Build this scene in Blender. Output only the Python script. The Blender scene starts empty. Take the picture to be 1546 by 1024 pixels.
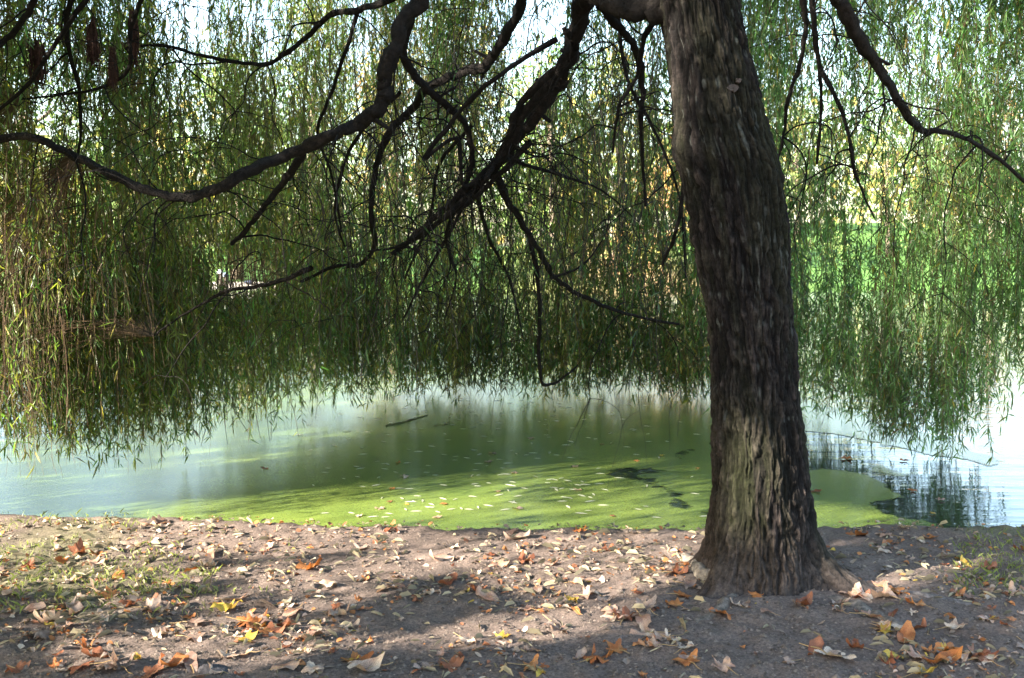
import bpy, math, random
import numpy as np
from mathutils import Vector

random.seed(7)
rng = np.random.default_rng(11)
R = math.radians
sc = bpy.context.scene
COL = sc.collection

# ------------------------------------------------------------------ camera, sky, sun, exposure
F = 1600.0                      # focal length in photo pixels (photo is 1546 x 1024)
HOR = 370.0                     # horizon row of the photo
CAMZ = 1.6
PITCH = math.atan((512 - HOR) / F)
cam_d = bpy.data.cameras.new('camera')
cam = bpy.data.objects.new('camera', cam_d); COL.objects.link(cam)
cam.location = (0, 0, CAMZ)
cam.rotation_euler = (math.pi / 2 - PITCH, 0, 0)
cam_d.sensor_width = 36.0
cam_d.lens = 36.0 * F / 1546.0
cam_d.clip_start = 0.05; cam_d.clip_end = 2000
cam_d.dof.use_dof = True; cam_d.dof.focus_distance = 5.6; cam_d.dof.aperture_fstop = 6.3
sc.camera = cam

SUN_EL, SUN_AZ = R(25), (0.87, 0.49)            # the light travels to the right and away from the camera
_c = math.cos(SUN_EL) / math.hypot(*SUN_AZ)
L = np.array([SUN_AZ[0] * _c, SUN_AZ[1] * _c, -math.sin(SUN_EL)])
w = bpy.data.worlds.new('World'); sc.world = w; w.use_nodes = True
nt = w.node_tree; nt.nodes.clear()
sky = nt.nodes.new('ShaderNodeTexSky'); sky.sky_type = 'NISHITA'; sky.sun_disc = False
sky.sun_elevation = SUN_EL; sky.sun_rotation = math.atan2(-SUN_AZ[0], -SUN_AZ[1])
sky.air_density = 1.2; sky.dust_density = 1.6; sky.ozone_density = 1.3
bg = nt.nodes.new('ShaderNodeBackground'); bg.inputs['Strength'].default_value = 0.085
wo = nt.nodes.new('ShaderNodeOutputWorld')
nt.links.new(sky.outputs[0], bg.inputs[0]); nt.links.new(bg.outputs[0], wo.inputs[0])
sd = bpy.data.lights.new('sun', 'SUN'); sd.energy = 4.6; sd.angle = R(0.55); sd.color = (1.0, 0.91, 0.78)
so = bpy.data.objects.new('sun', sd); COL.objects.link(so)
so.rotation_euler = Vector(L).to_track_quat('-Z', 'Y').to_euler()
so.location = (-20, -14, 14)
sc.view_settings.view_transform = 'Standard'; sc.view_settings.look = 'None'
sc.view_settings.exposure = 3.42; sc.view_settings.gamma = 1.0
sc.render.engine = 'CYCLES'
cy = sc.cycles
cy.max_bounces = 6; cy.diffuse_bounces = 4; cy.glossy_bounces = 3; cy.transmission_bounces = 3; cy.transparent_max_bounces = 8
cy.caustics_reflective = False; cy.caustics_refractive = False
cy.use_denoising = True

# ------------------------------------------------------------------ pixel <-> world
CP, SP = math.cos(PITCH), math.sin(PITCH)
def ray(u, v):
    a = (np.asarray(u, float) - 773) / F; b = (512 - np.asarray(v, float)) / F
    return a, CP + b * SP, -SP + b * CP
def at(u, v, y):                # the point of that pixel at distance y from the camera plane
    a, dy, dz = ray(u, v); s = np.asarray(y, float) / dy
    return np.stack([a * s, dy * s, CAMZ + dz * s], -1)
def on_plane(u, v, z=0.0):
    a, dy, dz = ray(u, v); s = (z - CAMZ) / dz
    return np.stack([a * s, dy * s, np.zeros_like(a * s) + z], -1)
def pix(P):
    P = np.asarray(P, float)
    x, y, z = P[..., 0], P[..., 1], P[..., 2] - CAMZ
    d = y * CP - z * SP; h = y * SP + z * CP
    d = np.where(np.abs(d) < 1e-6, 1e-6, d)
    return 773 + F * x / d, 512 - F * h / d, d
def in_view(P, m=60):
    u, v, d = pix(P)
    return (d > 0.1) & (u > -m) & (u < 1546 + m) & (v > -m) & (v < 1024 + m)
def in_poly(u, v, poly):
    inside = np.zeros(np.shape(u), bool); n = len(poly)
    for i in range(n):
        x0, y0 = poly[i]; x1, y1 = poly[(i + 1) % n]
        c = (y0 > v) != (y1 > v)
        xs = (x1 - x0) * (v - y0) / ((y1 - y0) if y1 != y0 else 1e-9) + x0
        inside ^= c & (u < xs)
    return inside

# ------------------------------------------------------------------ numpy noise
def _h(ix, iy, iz):
    n = (ix.astype(np.int64) * 374761393 + iy.astype(np.int64) * 668265263 + iz.astype(np.int64) * 2147483647 + 1442695041) & 0xffffffff
    n = ((n ^ (n >> 13)) * 1274126177) & 0xffffffff
    n = ((n ^ (n >> 16)) * 2246822519) & 0xffffffff
    return ((n ^ (n >> 15)) & 0xffff) / 65535.0
def noise(x, y, z=0.0):
    x, y, z = np.broadcast_arrays(np.asarray(x, float), np.asarray(y, float), np.asarray(z, float))
    ix, iy, iz = np.floor(x), np.floor(y), np.floor(z)
    fx, fy, fz = x - ix, y - iy, z - iz
    fx, fy, fz = [t * t * (3 - 2 * t) for t in (fx, fy, fz)]
    r = 0
    for a in (0, 1):
        for b in (0, 1):
            for c in (0, 1):
                r = r + _h(ix + a, iy + b, iz + c) * (fx if a else 1 - fx) * (fy if b else 1 - fy) * (fz if c else 1 - fz)
    return r
def fbm(x, y, z=0.0, o=4):
    r, a, t = 0, 1.0, 0
    for i in range(o):
        r = r + a * noise(np.asarray(x) * 2 ** i + 17.3 * i, np.asarray(y) * 2 ** i - 9.1 * i, np.asarray(z) * 2 ** i); t += a; a *= .5
    return r / t

# ------------------------------------------------------------------ mesh helpers
class MB:
    """collects verts, faces, per-vertex colours and material slots; build() links ONE mesh object"""
    def __init__(s): s.v, s.c, s.f, s.n = [], [], [], 0
    def add(s, V, Fc, C=None, mat=0):
        V = np.asarray(V, float).reshape(-1, 3); Fc = np.asarray(Fc, np.int64)
        C = np.ones((len(V), 3)) if C is None else np.broadcast_to(np.asarray(C, float), (len(V), 3))
        s.v.append(V); s.c.append(C); s.f.append((Fc + s.n, mat)); s.n += len(V)
    def build(s, name, mats, parent=None, smooth=False, origin=None):
        me = bpy.data.meshes.new(name)
        V = np.concatenate(s.v) if s.v else np.zeros((0, 3)); C = np.concatenate(s.c) if s.c else np.zeros((0, 3))
        if origin is not None: V = V - np.asarray(origin)
        loops, starts, tot, mi, k = [], [], [], [], 0
        for Fc, m in s.f:
            loops.append(Fc.ravel()); nn, q = Fc.shape
            starts.append(k + q * np.arange(nn)); tot.append(np.full(nn, q)); mi.append(np.full(nn, m)); k += nn * q
        me.vertices.add(len(V)); me.vertices.foreach_set('co', V.astype(np.float32).ravel())
        me.loops.add(k); me.loops.foreach_set('vertex_index', np.concatenate(loops).astype(np.int32))
        st = np.concatenate(starts); me.polygons.add(len(st))
        me.polygons.foreach_set('loop_start', st.astype(np.int32))
        me.polygons.foreach_set('loop_total', np.concatenate(tot).astype(np.int32))
        me.polygons.foreach_set('material_index', np.concatenate(mi).astype(np.int32))
        me.polygons.foreach_set('use_smooth', np.full(len(st), smooth))
        at_ = me.attributes.new('tint', 'FLOAT_COLOR', 'POINT')
        at_.data.foreach_set('color', np.concatenate([C, np.ones((len(C), 1))], 1).astype(np.float32).ravel())
        me.update(calc_edges=True); me.validate()
        for m in (mats if isinstance(mats, (list, tuple)) else [mats]): me.materials.append(m)
        o = bpy.data.objects.new(name, me); COL.objects.link(o)
        if parent is not None: o.parent = parent
        if origin is not None: o.location = origin
        return o
def tag(o, label=None, cat=None, group=None, kind=None):
    if label: o['label'] = label
    if cat: o['category'] = cat
    if group: o['group'] = group
    if kind: o['kind'] = kind
    return o
def empty(name, loc, label=None, cat=None, group=None):
    o = bpy.data.objects.new(name, None); COL.objects.link(o); o.location = loc; o.empty_display_size = .2
    return tag(o, label, cat, group)
def spline(P, n):               # Catmull-Rom through the rows of P (any number of columns)
    P = np.asarray(P, float); k = len(P)
    Q = np.vstack([2 * P[0] - P[1], P, 2 * P[-1] - P[-2]])
    t = np.linspace(0, k - 1 - 1e-6, n); i = t.astype(int); f = (t - i)[:, None]
    a, b, c, d = Q[i], Q[i + 1], Q[i + 2], Q[i + 3]
    return .5 * ((2 * b) + (-a + c) * f + (2 * a - 5 * b + 4 * c - d) * f ** 2 + (-a + 3 * b - 3 * c + d) * f ** 3)
def tube(mb, P, r, sides=8, C=(1, 1, 1), mat=0, rough=0.0, cap=True):
    P = np.asarray(P, float); n = len(P); r = np.broadcast_to(np.asarray(r, float), (n,))
    T = np.gradient(P, axis=0); T /= np.linalg.norm(T, axis=1)[:, None] + 1e-9
    up = np.array([0.31, 0.9, 0.29]); A = np.cross(T, up); A /= np.linalg.norm(A, axis=1)[:, None] + 1e-9
    B = np.cross(T, A)
    th = np.arange(sides) * 2 * math.pi / sides
    rr = r[:, None] * np.ones(sides)
    if rough:
        kk = rng.uniform(0, 50)
        rr = rr * (1 + rough * (noise(np.arange(n)[:, None] * .35 + kk, th[None] * 1.3, kk) - .5) * 2)
    V = P[:, None] + rr[..., None] * (np.cos(th)[None, :, None] * A[:, None] + np.sin(th)[None, :, None] * B[:, None])
    i, j = np.meshgrid(np.arange(n - 1), np.arange(sides), indexing='ij')
    j2 = (j + 1) % sides
    Fc = np.stack([i * sides + j, i * sides + j2, (i + 1) * sides + j2, (i + 1) * sides + j], -1).reshape(-1, 4)
    mb.add(V, Fc, C, mat)
    if cap and sides > 3:
        C = np.asarray(C, float); mb.add(V[-1], [list(range(sides))], C[-sides:] if C.ndim == 2 else C, mat)

# ------------------------------------------------------------------ materials
def mat(name):
    m = bpy.data.materials.new(name); m.use_nodes = True; n = m.node_tree; n.nodes.clear()
    out = n.nodes.new('ShaderNodeOutputMaterial'); return m, n, out
def N(n, t, **k):
    x = n.nodes.new(t)
    for a, b in k.items():
        if a[0] == '_': setattr(x, a[1:], b)
        else: x.inputs[a.replace('__', ' ')].default_value = b
    return x
def leaf_material(name, trans=.35, rough=.45, spec=.4, boost=(1.6, 1.7, .9), vary=0.0):
    m, n, out = mat(name)
    a = N(n, 'ShaderNodeAttribute', _attribute_name='tint')
    p = N(n, 'ShaderNodeBsdfPrincipled', Roughness=rough); p.inputs['Specular IOR Level'].default_value = spec
    t = N(n, 'ShaderNodeBsdfTranslucent')
    mx = N(n, 'ShaderNodeMixShader'); mx.inputs[0].default_value = trans
    vm = N(n, 'ShaderNodeVectorMath', _operation='MULTIPLY'); vm.inputs[1].default_value = boost
    src = a.outputs['Color']
    if vary:
        tc = N(n, 'ShaderNodeTexCoord'); nz = N(n, 'ShaderNodeTexNoise', Scale=vary, Detail=4.0)
        oi = N(n, 'ShaderNodeObjectInfo'); va = N(n, 'ShaderNodeVectorMath', _operation='ADD')
        n.links.new(tc.outputs['Object'], va.inputs[0]); n.links.new(oi.outputs['Random'], va.inputs[1])
        n.links.new(va.outputs[0], nz.inputs['Vector'])
        mr = N(n, 'ShaderNodeMapRange'); mr.inputs[1].default_value = .3; mr.inputs[2].default_value = .7
        mr.inputs[3].default_value = .55; mr.inputs[4].default_value = 1.35
        n.links.new(nz.outputs[0], mr.inputs[0])
        v2 = N(n, 'ShaderNodeVectorMath', _operation='SCALE'); n.links.new(src, v2.inputs[0]); n.links.new(mr.outputs[0], v2.inputs['Scale'])
        src = v2.outputs[0]
    n.links.new(src, p.inputs['Base Color']); n.links.new(src, vm.inputs[0])
    n.links.new(vm.outputs[0], t.inputs[0]); n.links.new(p.outputs[0], mx.inputs[1]); n.links.new(t.outputs[0], mx.inputs[2])
    n.links.new(mx.outputs[0], out.inputs[0]); return m
def tint_material(name, rough=.9, spec=.2, bump=None, vary=None):
    m, n, out = mat(name)
    a = N(n, 'ShaderNodeAttribute', _attribute_name='tint')
    p = N(n, 'ShaderNodeBsdfPrincipled', Roughness=rough); p.inputs['Specular IOR Level'].default_value = spec
    src = a.outputs['Color']; tc = N(n, 'ShaderNodeTexCoord')
    if vary:
        nz = N(n, 'ShaderNodeTexNoise', Scale=vary[0], Detail=6.0, Roughness=.65); n.links.new(tc.outputs['Object'], nz.inputs['Vector'])
        mr = N(n, 'ShaderNodeMapRange'); mr.inputs[1].default_value = .3; mr.inputs[2].default_value = .7
        mr.inputs[3].default_value = vary[1]; mr.inputs[4].default_value = vary[2]
        n.links.new(nz.outputs[0], mr.inputs[0])
        v2 = N(n, 'ShaderNodeVectorMath', _operation='SCALE'); n.links.new(src, v2.inputs[0]); n.links.new(mr.outputs[0], v2.inputs['Scale'])
        src = v2.outputs[0]
    n.links.new(src, p.inputs['Base Color'])
    if bump:
        nb = N(n, 'ShaderNodeTexNoise', Scale=bump[0], Detail=8.0, Roughness=.7); n.links.new(tc.outputs['Object'], nb.inputs['Vector'])
        b = N(n, 'ShaderNodeBump', Strength=bump[1], Distance=bump[2]); n.links.new(nb.outputs[0], b.inputs['Height']); n.links.new(b.outputs[0], p.inputs['Normal'])
    n.links.new(p.outputs[0], out.inputs[0]); return m

M_leaf = leaf_material('willow_leaf', .46, .40, .5, (1.7, 2.0, 1.0))
M_twig = tint_material('willow_twig', .7, .3)
M_bark = tint_material('bark', .92, .15, (110, 1.0, .014), (48, .45, 1.6))
M_branch = tint_material('branch_bark', .88, .15, (80, 1.0, .016), (38, .4, 1.7))
M_soil = tint_material('soil', .95, .12, (140, 1.0, .012), (75, .55, 1.5))
M_dry = leaf_material('dry_leaf', .22, .55, .3, (1.5, 1.2, .8), 28.0)
M_litter = leaf_material('leaf_litter', .12, .6, .25, (1.4, 1.2, .8))
M_grass = leaf_material('grass_blade', .35, .45, .3)
M_far = leaf_material('far_foliage', .30, .6, .2, (1.3, 1.35, .8))
M_lawn = tint_material('lawn', .9, .15, (3, .8, .05), (5, .65, 1.35))
M_wood = tint_material('grey_wood', .8, .2, (40, .6, .01), (20, .7, 1.3))

# ------------------------------------------------------------------ terrain
WATER = -0.20
TX, TY = 1.155, 4.92             # willow trunk base
_sh = on_plane(np.array([-600, 0, 100, 300, 500, 700, 800, 1000, 1070, 1220, 1400, 1546, 2200]),
               np.array([766, 767.5, 772, 781, 788, 792, 793, 792, 790, 786, 785, 783, 776.]), 0.0)
def shore(x):
    y = np.interp(x, _sh[:, 0], _sh[:, 1]); return y + .09 * (noise(np.asarray(x) * 1.9, 3.3) - .5) + .06 * (noise(np.asarray(x) * 8, 8.3) - .5) + .03 * (noise(np.asarray(x) * 27, 4.3) - .5)
def gh(x, y):
    r2 = (x - TX) ** 2 + (y - TY) ** 2
    near = np.clip(1.4 - (np.abs(x) / 12) ** 2, 0, 1)
    z = .035 * np.exp(-r2 / .55) + .05 * (fbm(x * .8, y * .8, 1.7, 2) - .5)
    z = z + near * (.040 * (fbm(x * 4, y * 4, 2.2, 3) - .5) + .034 * (fbm(x * 14, y * 14, 5.1, 3) - .5))
    return z
xs = np.concatenate([np.linspace(-60, -5, 50)[:-1], np.linspace(-5, 5, 470), np.linspace(5, 60, 50)[1:]])
tv = np.concatenate([np.linspace(-1.2, 0, 30)[:-1], np.linspace(0, 1, 210)])
SHX = shore(xs)
XX = np.broadcast_to(xs, (len(tv), len(xs))); Y0 = 2.3
YY = Y0 + (SHX[None] - Y0) * tv[:, None]
YY = np.where(tv[:, None] < 0, Y0 + tv[:, None] * 12, YY)
ZZ = gh(XX, YY)
edge = np.clip((SHX[None] - YY) / .16, 0, 1)
ZZ = ZZ - .05 * (1 - edge) ** 2
G = np.stack([XX, YY, ZZ], -1)
rows = [G[-1] + np.stack([np.zeros_like(xs), np.full_like(xs, a) + .02 * noise(xs * 7, b), np.full_like(xs, b) + .02 * (noise(xs * 11, b * 9) - .5)], -1)
        for a, b in ((.02, -.04), (.03, -.12), (.05, -.22), (.3, -.6))]
G = np.concatenate([G, np.stack(rows)], 0)
ni, nj = G.shape[:2]
i, j = np.meshgrid(np.arange(ni - 1), np.arange(nj - 1), indexing='ij')
Fg = np.stack([i * nj + j, i * nj + j + 1, (i + 1) * nj + j + 1, (i + 1) * nj + j], -1).reshape(-1, 4)
k1 = fbm(G[..., 0] * 1.1, G[..., 1] * 1.1, 4.4, 3)[..., None]; k2 = fbm(G[..., 0] * 9, G[..., 1] * 9, 7.4, 4)[..., None]
cs = np.array([.104, .078, .066]) * (1 - k1) + np.array([.162, .123, .103]) * k1
cs = cs * (.62 + .76 * k2)
gu, gv, _ = pix(G)
moss = np.clip((fbm(G[..., 0] * 2.2, G[..., 1] * 2.2, 9.1, 4) - .44) * 5, 0, 1) * np.clip((330 - gu) / 250, 0, 1) * (gv < 940) * (gv > 775)
moss = np.maximum(moss, np.clip((fbm(G[..., 0] * 2.2, G[..., 1] * 2.2, 3.1, 4) - .40) * 5, 0, 1) * np.clip((gu - 1420) / 80, 0, 1) * (gv < 900))[..., None] * .38
cs = cs * (1 - moss) + np.array([.10, .125, .035]) * moss
dS = shore(G[..., 0]) - G[..., 1]; wet = np.clip(1 - (dS + .10 * (fbm(G[..., 0] * 5, G[..., 1] * 5, 2, 3) - .6)) / .10, 0, 1)[..., None]; cs = cs * (1 - .62 * wet)      # wet mud along the water
mb = MB(); mb.add(G, Fg, cs.reshape(-1, 3)); tag(mb.build('ground', M_soil, smooth=True), kind='structure')

# far bank: a terrain sheet rising from the other side of the pond
BANK = 42.0
fx = np.linspace(-160, 160, 200); ft = np.concatenate([np.linspace(0, 1, 40) ** 1.5 * 40, np.linspace(42, 500, 30)])
FX = np.broadcast_to(fx, (len(ft), len(fx)))
FY = BANK + 2.5 * (fbm(FX * .08, 0, .3, 3) - .5) * 2 + ft[:, None] - 3.5 * np.clip((-FX - 6) / 30, 0, 1)
rise = np.clip(FX / 30, 0, 1)
def far_h(x, t):
    r = np.clip(np.asarray(x) / 30, 0, 1)
    return -.25 + .35 * np.clip(t / 1.2, 0, 1) + (.015 + .05 * r) * np.clip(t - 4, 0, 60) + .25 * (fbm(np.asarray(x) * .15, t * .15, 3.3, 3) - .5) * np.clip(t / 5, 0, 1)
FZ = far_h(FX, ft[:, None] + 0 * FX)
P = np.stack([FX, FY, FZ], -1); ni, nj = P.shape[:2]
i, j = np.meshgrid(np.arange(ni - 1), np.arange(nj - 1), indexing='ij')
Ff = np.stack([i * nj + j, i * nj + j + 1, (i + 1) * nj + j + 1, (i + 1) * nj + j], -1).reshape(-1, 4)
g_ = fbm(FX * .12, FY * .12, 1.1, 4)[..., None]
cgreen = np.array([.07, .15, .03]) * (.7 + .6 * g_)
ctan = np.array([.34, .22, .11]) * (.7 + .6 * g_)
mid = np.clip(1 - np.abs(FX - 5.5) / 7, 0, 1)[..., None] * np.clip((fbm(FX * .3, FY * .3, 8, 3)[..., None] - .25) * 4, 0, 1)
fc = cgreen * (1 - mid) + ctan * mid
pth = ((ft[:, None] + 0 * FX > .25) & (ft[:, None] + 0 * FX < 2.6) & (np.abs(FX + 11) < 3.2))[..., None]
fc = np.where(pth, np.array([.42, .37, .31]) * (.8 + .4 * g_), fc)
mb = MB(); mb.add(P, Ff, fc.reshape(-1, 3)); tag(mb.build('far_bank', M_lawn, smooth=True), kind='structure')
def far_y(x): return BANK + 2.5 * (fbm(x * .08, 0, .3, 3) - .5) * 2 - 3.5 * min(1, max(0, (-x - 6) / 30))

# pond water: one sheet
m, n, out = mat('pond_water')
p = N(n, 'ShaderNodeBsdfPrincipled', Roughness=.03, IOR=1.33); p.inputs['Base Color'].default_value = (.012, .02, .014, 1)
tc = N(n, 'ShaderNodeTexCoord'); mp = N(n, 'ShaderNodeMapping'); mp.inputs['Scale'].default_value = (1.6, 5.0, 1)
n.links.new(tc.outputs['Object'], mp.inputs[0])
nz = N(n, 'ShaderNodeTexNoise', Scale=.9, Detail=4.0, Roughness=.55); n.links.new(mp.outputs[0], nz.inputs['Vector'])
bp = N(n, 'ShaderNodeBump', Strength=.5, Distance=.016); n.links.new(nz.outputs[0], bp.inputs['Height'])
n.links.new(bp.outputs[0], p.inputs['Normal']); n.links.new(p.outputs[0], out.inputs[0])
mb = MB(); mb.add([[-170, 3, WATER], [170, 3, WATER], [170, 60, WATER], [-170, 60, WATER]], [[0, 1, 2, 3]])
tag(mb.build('pond_water', m), kind='structure')

# duckweed film floating on the water, with the open leads of the photograph
FILM = [(-900, 740), (-300, 690), (0, 668), (200, 636), (330, 606), (500, 576), (700, 552), (900, 556), (1080, 572), (1230, 606), (1340, 640), (1440, 668),
        (1492, 690), (1500, 712), (1500, 840), (-900, 840)]
LEADS = [[(1190, 646), (1300, 662), (1400, 688), (1480, 706), (1530, 720), (1530, 840), (1400, 792), (1345, 784), (1316, 766), (1308, 756), (1346, 748), (1340, 732), (1290, 716), (1225, 710), (1190, 716)],
         [(936, 708), (980, 706), (1000, 714), (975, 717), (1008, 738), (1028, 752), (1024, 766), (1010, 763), (994, 742), (966, 721), (938, 716)],
         [(1018, 682), (1050, 676), (1080, 664), (1080, 672), (1050, 682), (1022, 690)], [(1036, 762), (1062, 760), (1062, 766), (1036, 768)]]
ISLES = [[(1330, 700), (1372, 708), (1392, 722), (1360, 724), (1330, 716)]]
wx = np.arange(-7, 7, .03); wy = np.concatenate([np.arange(6.0, 11, .03), np.arange(11, 20, .10)])
WX, WY = np.meshgrid(wx, wy)
nx = .26 * (fbm(WX * 1.6, WY * 1.6, 3.7, 5) - .5) * 2; ny = .34 * (fbm(WX * 1.6, WY * 1.6, 13.7, 5) - .5) * 2
nx = nx + .10 * (fbm(WX * 9, WY * 9, 5.7, 3) - .5) * 2; ny = ny + .12 * (fbm(WX * 9, WY * 9, 15.7, 3) - .5) * 2
WU, WV, _ = pix(np.stack([WX + nx, WY + ny, np.full_like(WX, WATER)], -1))
def soft(poly, k=2):
    mk = in_poly(WU, WV, poly).astype(float)
    for _ in range(k):
        q = np.pad(mk, 1, mode='edge'); mk = (q[:-2, 1:-1] + q[2:, 1:-1] + q[1:-1, :-2] + q[1:-1, 2:] + 2 * mk) / 6
    return mk
cover = soft(FILM, 6)
for qi, q in enumerate(LEADS): cover = np.minimum(cover, 1 - (1 if qi == 0 else .68) * soft(q, 4))
for q in ISLES: cover = np.maximum(cover, .6 * soft(q, 3))
WZ = np.full_like(WX, WATER + .004)
ni, nj = WX.shape
i, j = np.meshgrid(np.arange(ni - 1), np.arange(nj - 1), indexing='ij')
Fw = np.stack([i * nj + j, i * nj + j + 1, (i + 1) * nj + j + 1, (i + 1) * nj + j], -1).reshape(-1, 4)
Fw = Fw[cover.ravel()[Fw].max(1) > .02]
used, inv = np.unique(Fw, return_inverse=True)
m, n, out = mat('duckweed')
a = N(n, 'ShaderNodeAttribute', _attribute_name='tint')
tc = N(n, 'ShaderNodeTexCoord')
n1 = N(n, 'ShaderNodeTexNoise', Scale=1.3, Detail=5.0); n.links.new(tc.outputs['Object'], n1.inputs['Vector'])
n2 = N(n, 'ShaderNodeTexNoise', Scale=260.0, Detail=2.0); n.links.new(tc.outputs['Object'], n2.inputs['Vector'])
cr = N(n, 'ShaderNodeValToRGB'); cr.color_ramp.elements[0].color = (.072, .110, .026, 1); cr.color_ramp.elements[1].color = (.128, .168, .036, 1)
cr.color_ramp.elements[0].position = .3; cr.color_ramp.elements[1].position = .7
n.links.new(n1.outputs[0], cr.inputs[0])
p = N(n, 'ShaderNodeBsdfPrincipled', Roughness=.21, IOR=1.33); n4 = N(n, 'ShaderNodeTexNoise', Scale=70.0, Detail=5.0, Roughness=.8); n.links.new(tc.outputs['Object'], n4.inputs['Vector'])
m4 = N(n, 'ShaderNodeMapRange'); m4.inputs[1].default_value = .3; m4.inputs[2].default_value = .7; m4.inputs[3].default_value = .6; m4.inputs[4].default_value = 1.35; n.links.new(n4.outputs[0], m4.inputs[0])
v4 = N(n, 'ShaderNodeVectorMath', _operation='SCALE'); n.links.new(cr.outputs[0], v4.inputs[0]); n.links.new(m4.outputs[0], v4.inputs['Scale']); n.links.new(v4.outputs[0], p.inputs['Base Color'])
bp = N(n, 'ShaderNodeBump', Strength=.10, Distance=.002); n.links.new(n2.outputs[0], bp.inputs['Height']); n.links.new(bp.outputs[0], p.inputs['Normal'])
n3 = N(n, 'ShaderNodeTexNoise', Scale=14.0, Detail=6.0, Roughness=.7); n.links.new(tc.outputs['Object'], n3.inputs['Vector'])
mt = N(n, 'ShaderNodeMath', _operation='MULTIPLY_ADD'); mt.inputs[1].default_value = 1.7; mt.inputs[2].default_value = -.85; n.links.new(n3.outputs[0], mt.inputs[0])
ad = N(n, 'ShaderNodeMath', _operation='ADD'); n.links.new(a.outputs['Fac'], ad.inputs[0]); n.links.new(mt.outputs[0], ad.inputs[1])
mr = N(n, 'ShaderNodeMapRange'); mr.inputs[1].default_value = .36; mr.inputs[2].default_value = .62; n.links.new(ad.outputs[0], mr.inputs[0])
tr = N(n, 'ShaderNodeBsdfTransparent'); mx = N(n, 'ShaderNodeMixShader')
n.links.new(mr.outputs[0], mx.inputs[0]); n.links.new(tr.outputs[0], mx.inputs[1]); n.links.new(p.outputs[0], mx.inputs[2]); n.links.new(mx.outputs[0], out.inputs[0])
mb = MB(); mb.add(np.stack([WX, WY, WZ], -1).reshape(-1, 3)[used], inv.reshape(-1, 4), np.repeat(cover.ravel()[used][:, None], 3, 1))
tag(mb.build('duckweed', m, smooth=True), 'smooth green duckweed film floating on the pond', 'duckweed', kind='stuff')

# ------------------------------------------------------------------ gaps cut into the foliage so the sun reaches chosen patches
E1 = np.cross(L, [0, 0, 1]); E1 /= np.linalg.norm(E1); E2 = np.cross(E1, L)
BM_N, BM_R = 900, 9.0           # a raster in the plane the sun sees
_ce = np.array([.3, 6.4, .6]); CE1, CE2 = float(_ce @ E1), float(_ce @ E2)
LITMAP = np.zeros((BM_N, BM_N))
def sun_ij(P):
    a = ((P @ E1 - CE1) / BM_R * .5 + .5) * BM_N; b = ((P @ E2 - CE2) / BM_R * .5 + .5) * BM_N
    return np.clip(a, 0, BM_N - 1).astype(int), np.clip(b, 0, BM_N - 1).astype(int)
SAZ = np.array([L[0], L[1], 0.0])
def light_up(poly, z, val, streak=0.0, thr=.43):
    us = np.linspace(min(q[0] for q in poly), max(q[0] for q in poly), 500); vs = np.linspace(min(q[1] for q in poly), max(q[1] for q in poly), 260)
    U, V = np.meshgrid(us, vs); k = in_poly(U, V, poly)
    P = on_plane(U[k], V[k], z)
    if streak: P = P[fbm(P @ E1 * streak, P @ SAZ * .45, 3.0 + z, 3) > thr - .12 * rng.random(len(P))]
    a, b = sun_ij(P)
    np.maximum.at(LITMAP, (a, b), val)
# pond
light_up([(230, 770), (420, 742), (620, 722), (820, 702), (1000, 690), (1010, 700), (880, 716), (760, 738), (700, 800), (250, 800)], WATER, .97, 4.5)
light_up([(700, 738), (1070, 700), (1070, 800), (690, 800)], WATER, .62, 5.5)
light_up([(1215, 755), (1320, 775), (1340, 800), (1215, 800)], WATER, .6)
# soil
light_up([(-60, 775), (300, 780), (560, 790), (690, 815), (420, 836), (200, 842), (-60, 846)], 0, .95, 3.0)
light_up([(-60, 862), (260, 856), (420, 862), (300, 878), (-60, 884)], 0, .85, 3.5)
light_up([(380, 850), (700, 838), (760, 850), (640, 868), (400, 880)], 0, .8, 3.5)
light_up([(560, 812), (900, 806), (1070, 800), (1070, 842), (800, 850), (600, 838)], 0, .7, 3.5)
light_up([(760, 850), (1070, 838), (1075, 900), (860, 900), (740, 880)], 0, .9, 3.5)
light_up([(1270, 818), (1480, 835), (1440, 862), (1330, 880), (1280, 850)], 0, .85, 3.5)
light_up([(120, 962), (430, 950), (560, 968), (420, 1004), (140, 1000)], 0, .75, 4)
light_up([(330, 892), (560, 885), (560, 905), (330, 920)], 0, .6)
light_up([(880, 965), (1080, 960), (1080, 975), (880, 985)], 0, .25)
light_up([(60, 905), (980, 905), (900, 965), (40, 960)], 0, .85, 4.5, .56)
light_up([(1300, 880), (1560, 870), (1560, 950), (1330, 930)], 0, .7, 4.5, .58)
# two patches on the trunk
_tz = rng.uniform(.02, 2.9, 60000); _ta = rng.uniform(0, 6.28, 60000); _tr = .21 + .16 * np.exp(-_tz / .12); _tx = np.interp(_tz, [0, .7, 1.4, 2.1, 2.9], [1.155, 1.135, 1.09, .97, .83])
_a, _b = sun_ij(np.stack([_tx + _tr * np.cos(_ta), TY + _tr * np.sin(_ta), _tz], -1)); LITMAP[_a, _b] = 0
def lit_spot(u, v, y, rad, val):
    P = at(u, v, y) + rng.normal(0, 1, (900, 3)) * rad * .5; a, b = sun_ij(P); np.maximum.at(LITMAP, (a, b), val)
for u_, v_ in ((1120, 672), (1145, 690), (1110, 690), (1135, 700), (1100, 765), (1120, 790)): lit_spot(u_, v_, TY - .19, .05, .95)
for v_ in range(70, 200, 25): lit_spot(1032, v_, TY - .04, .035, .8)
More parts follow.
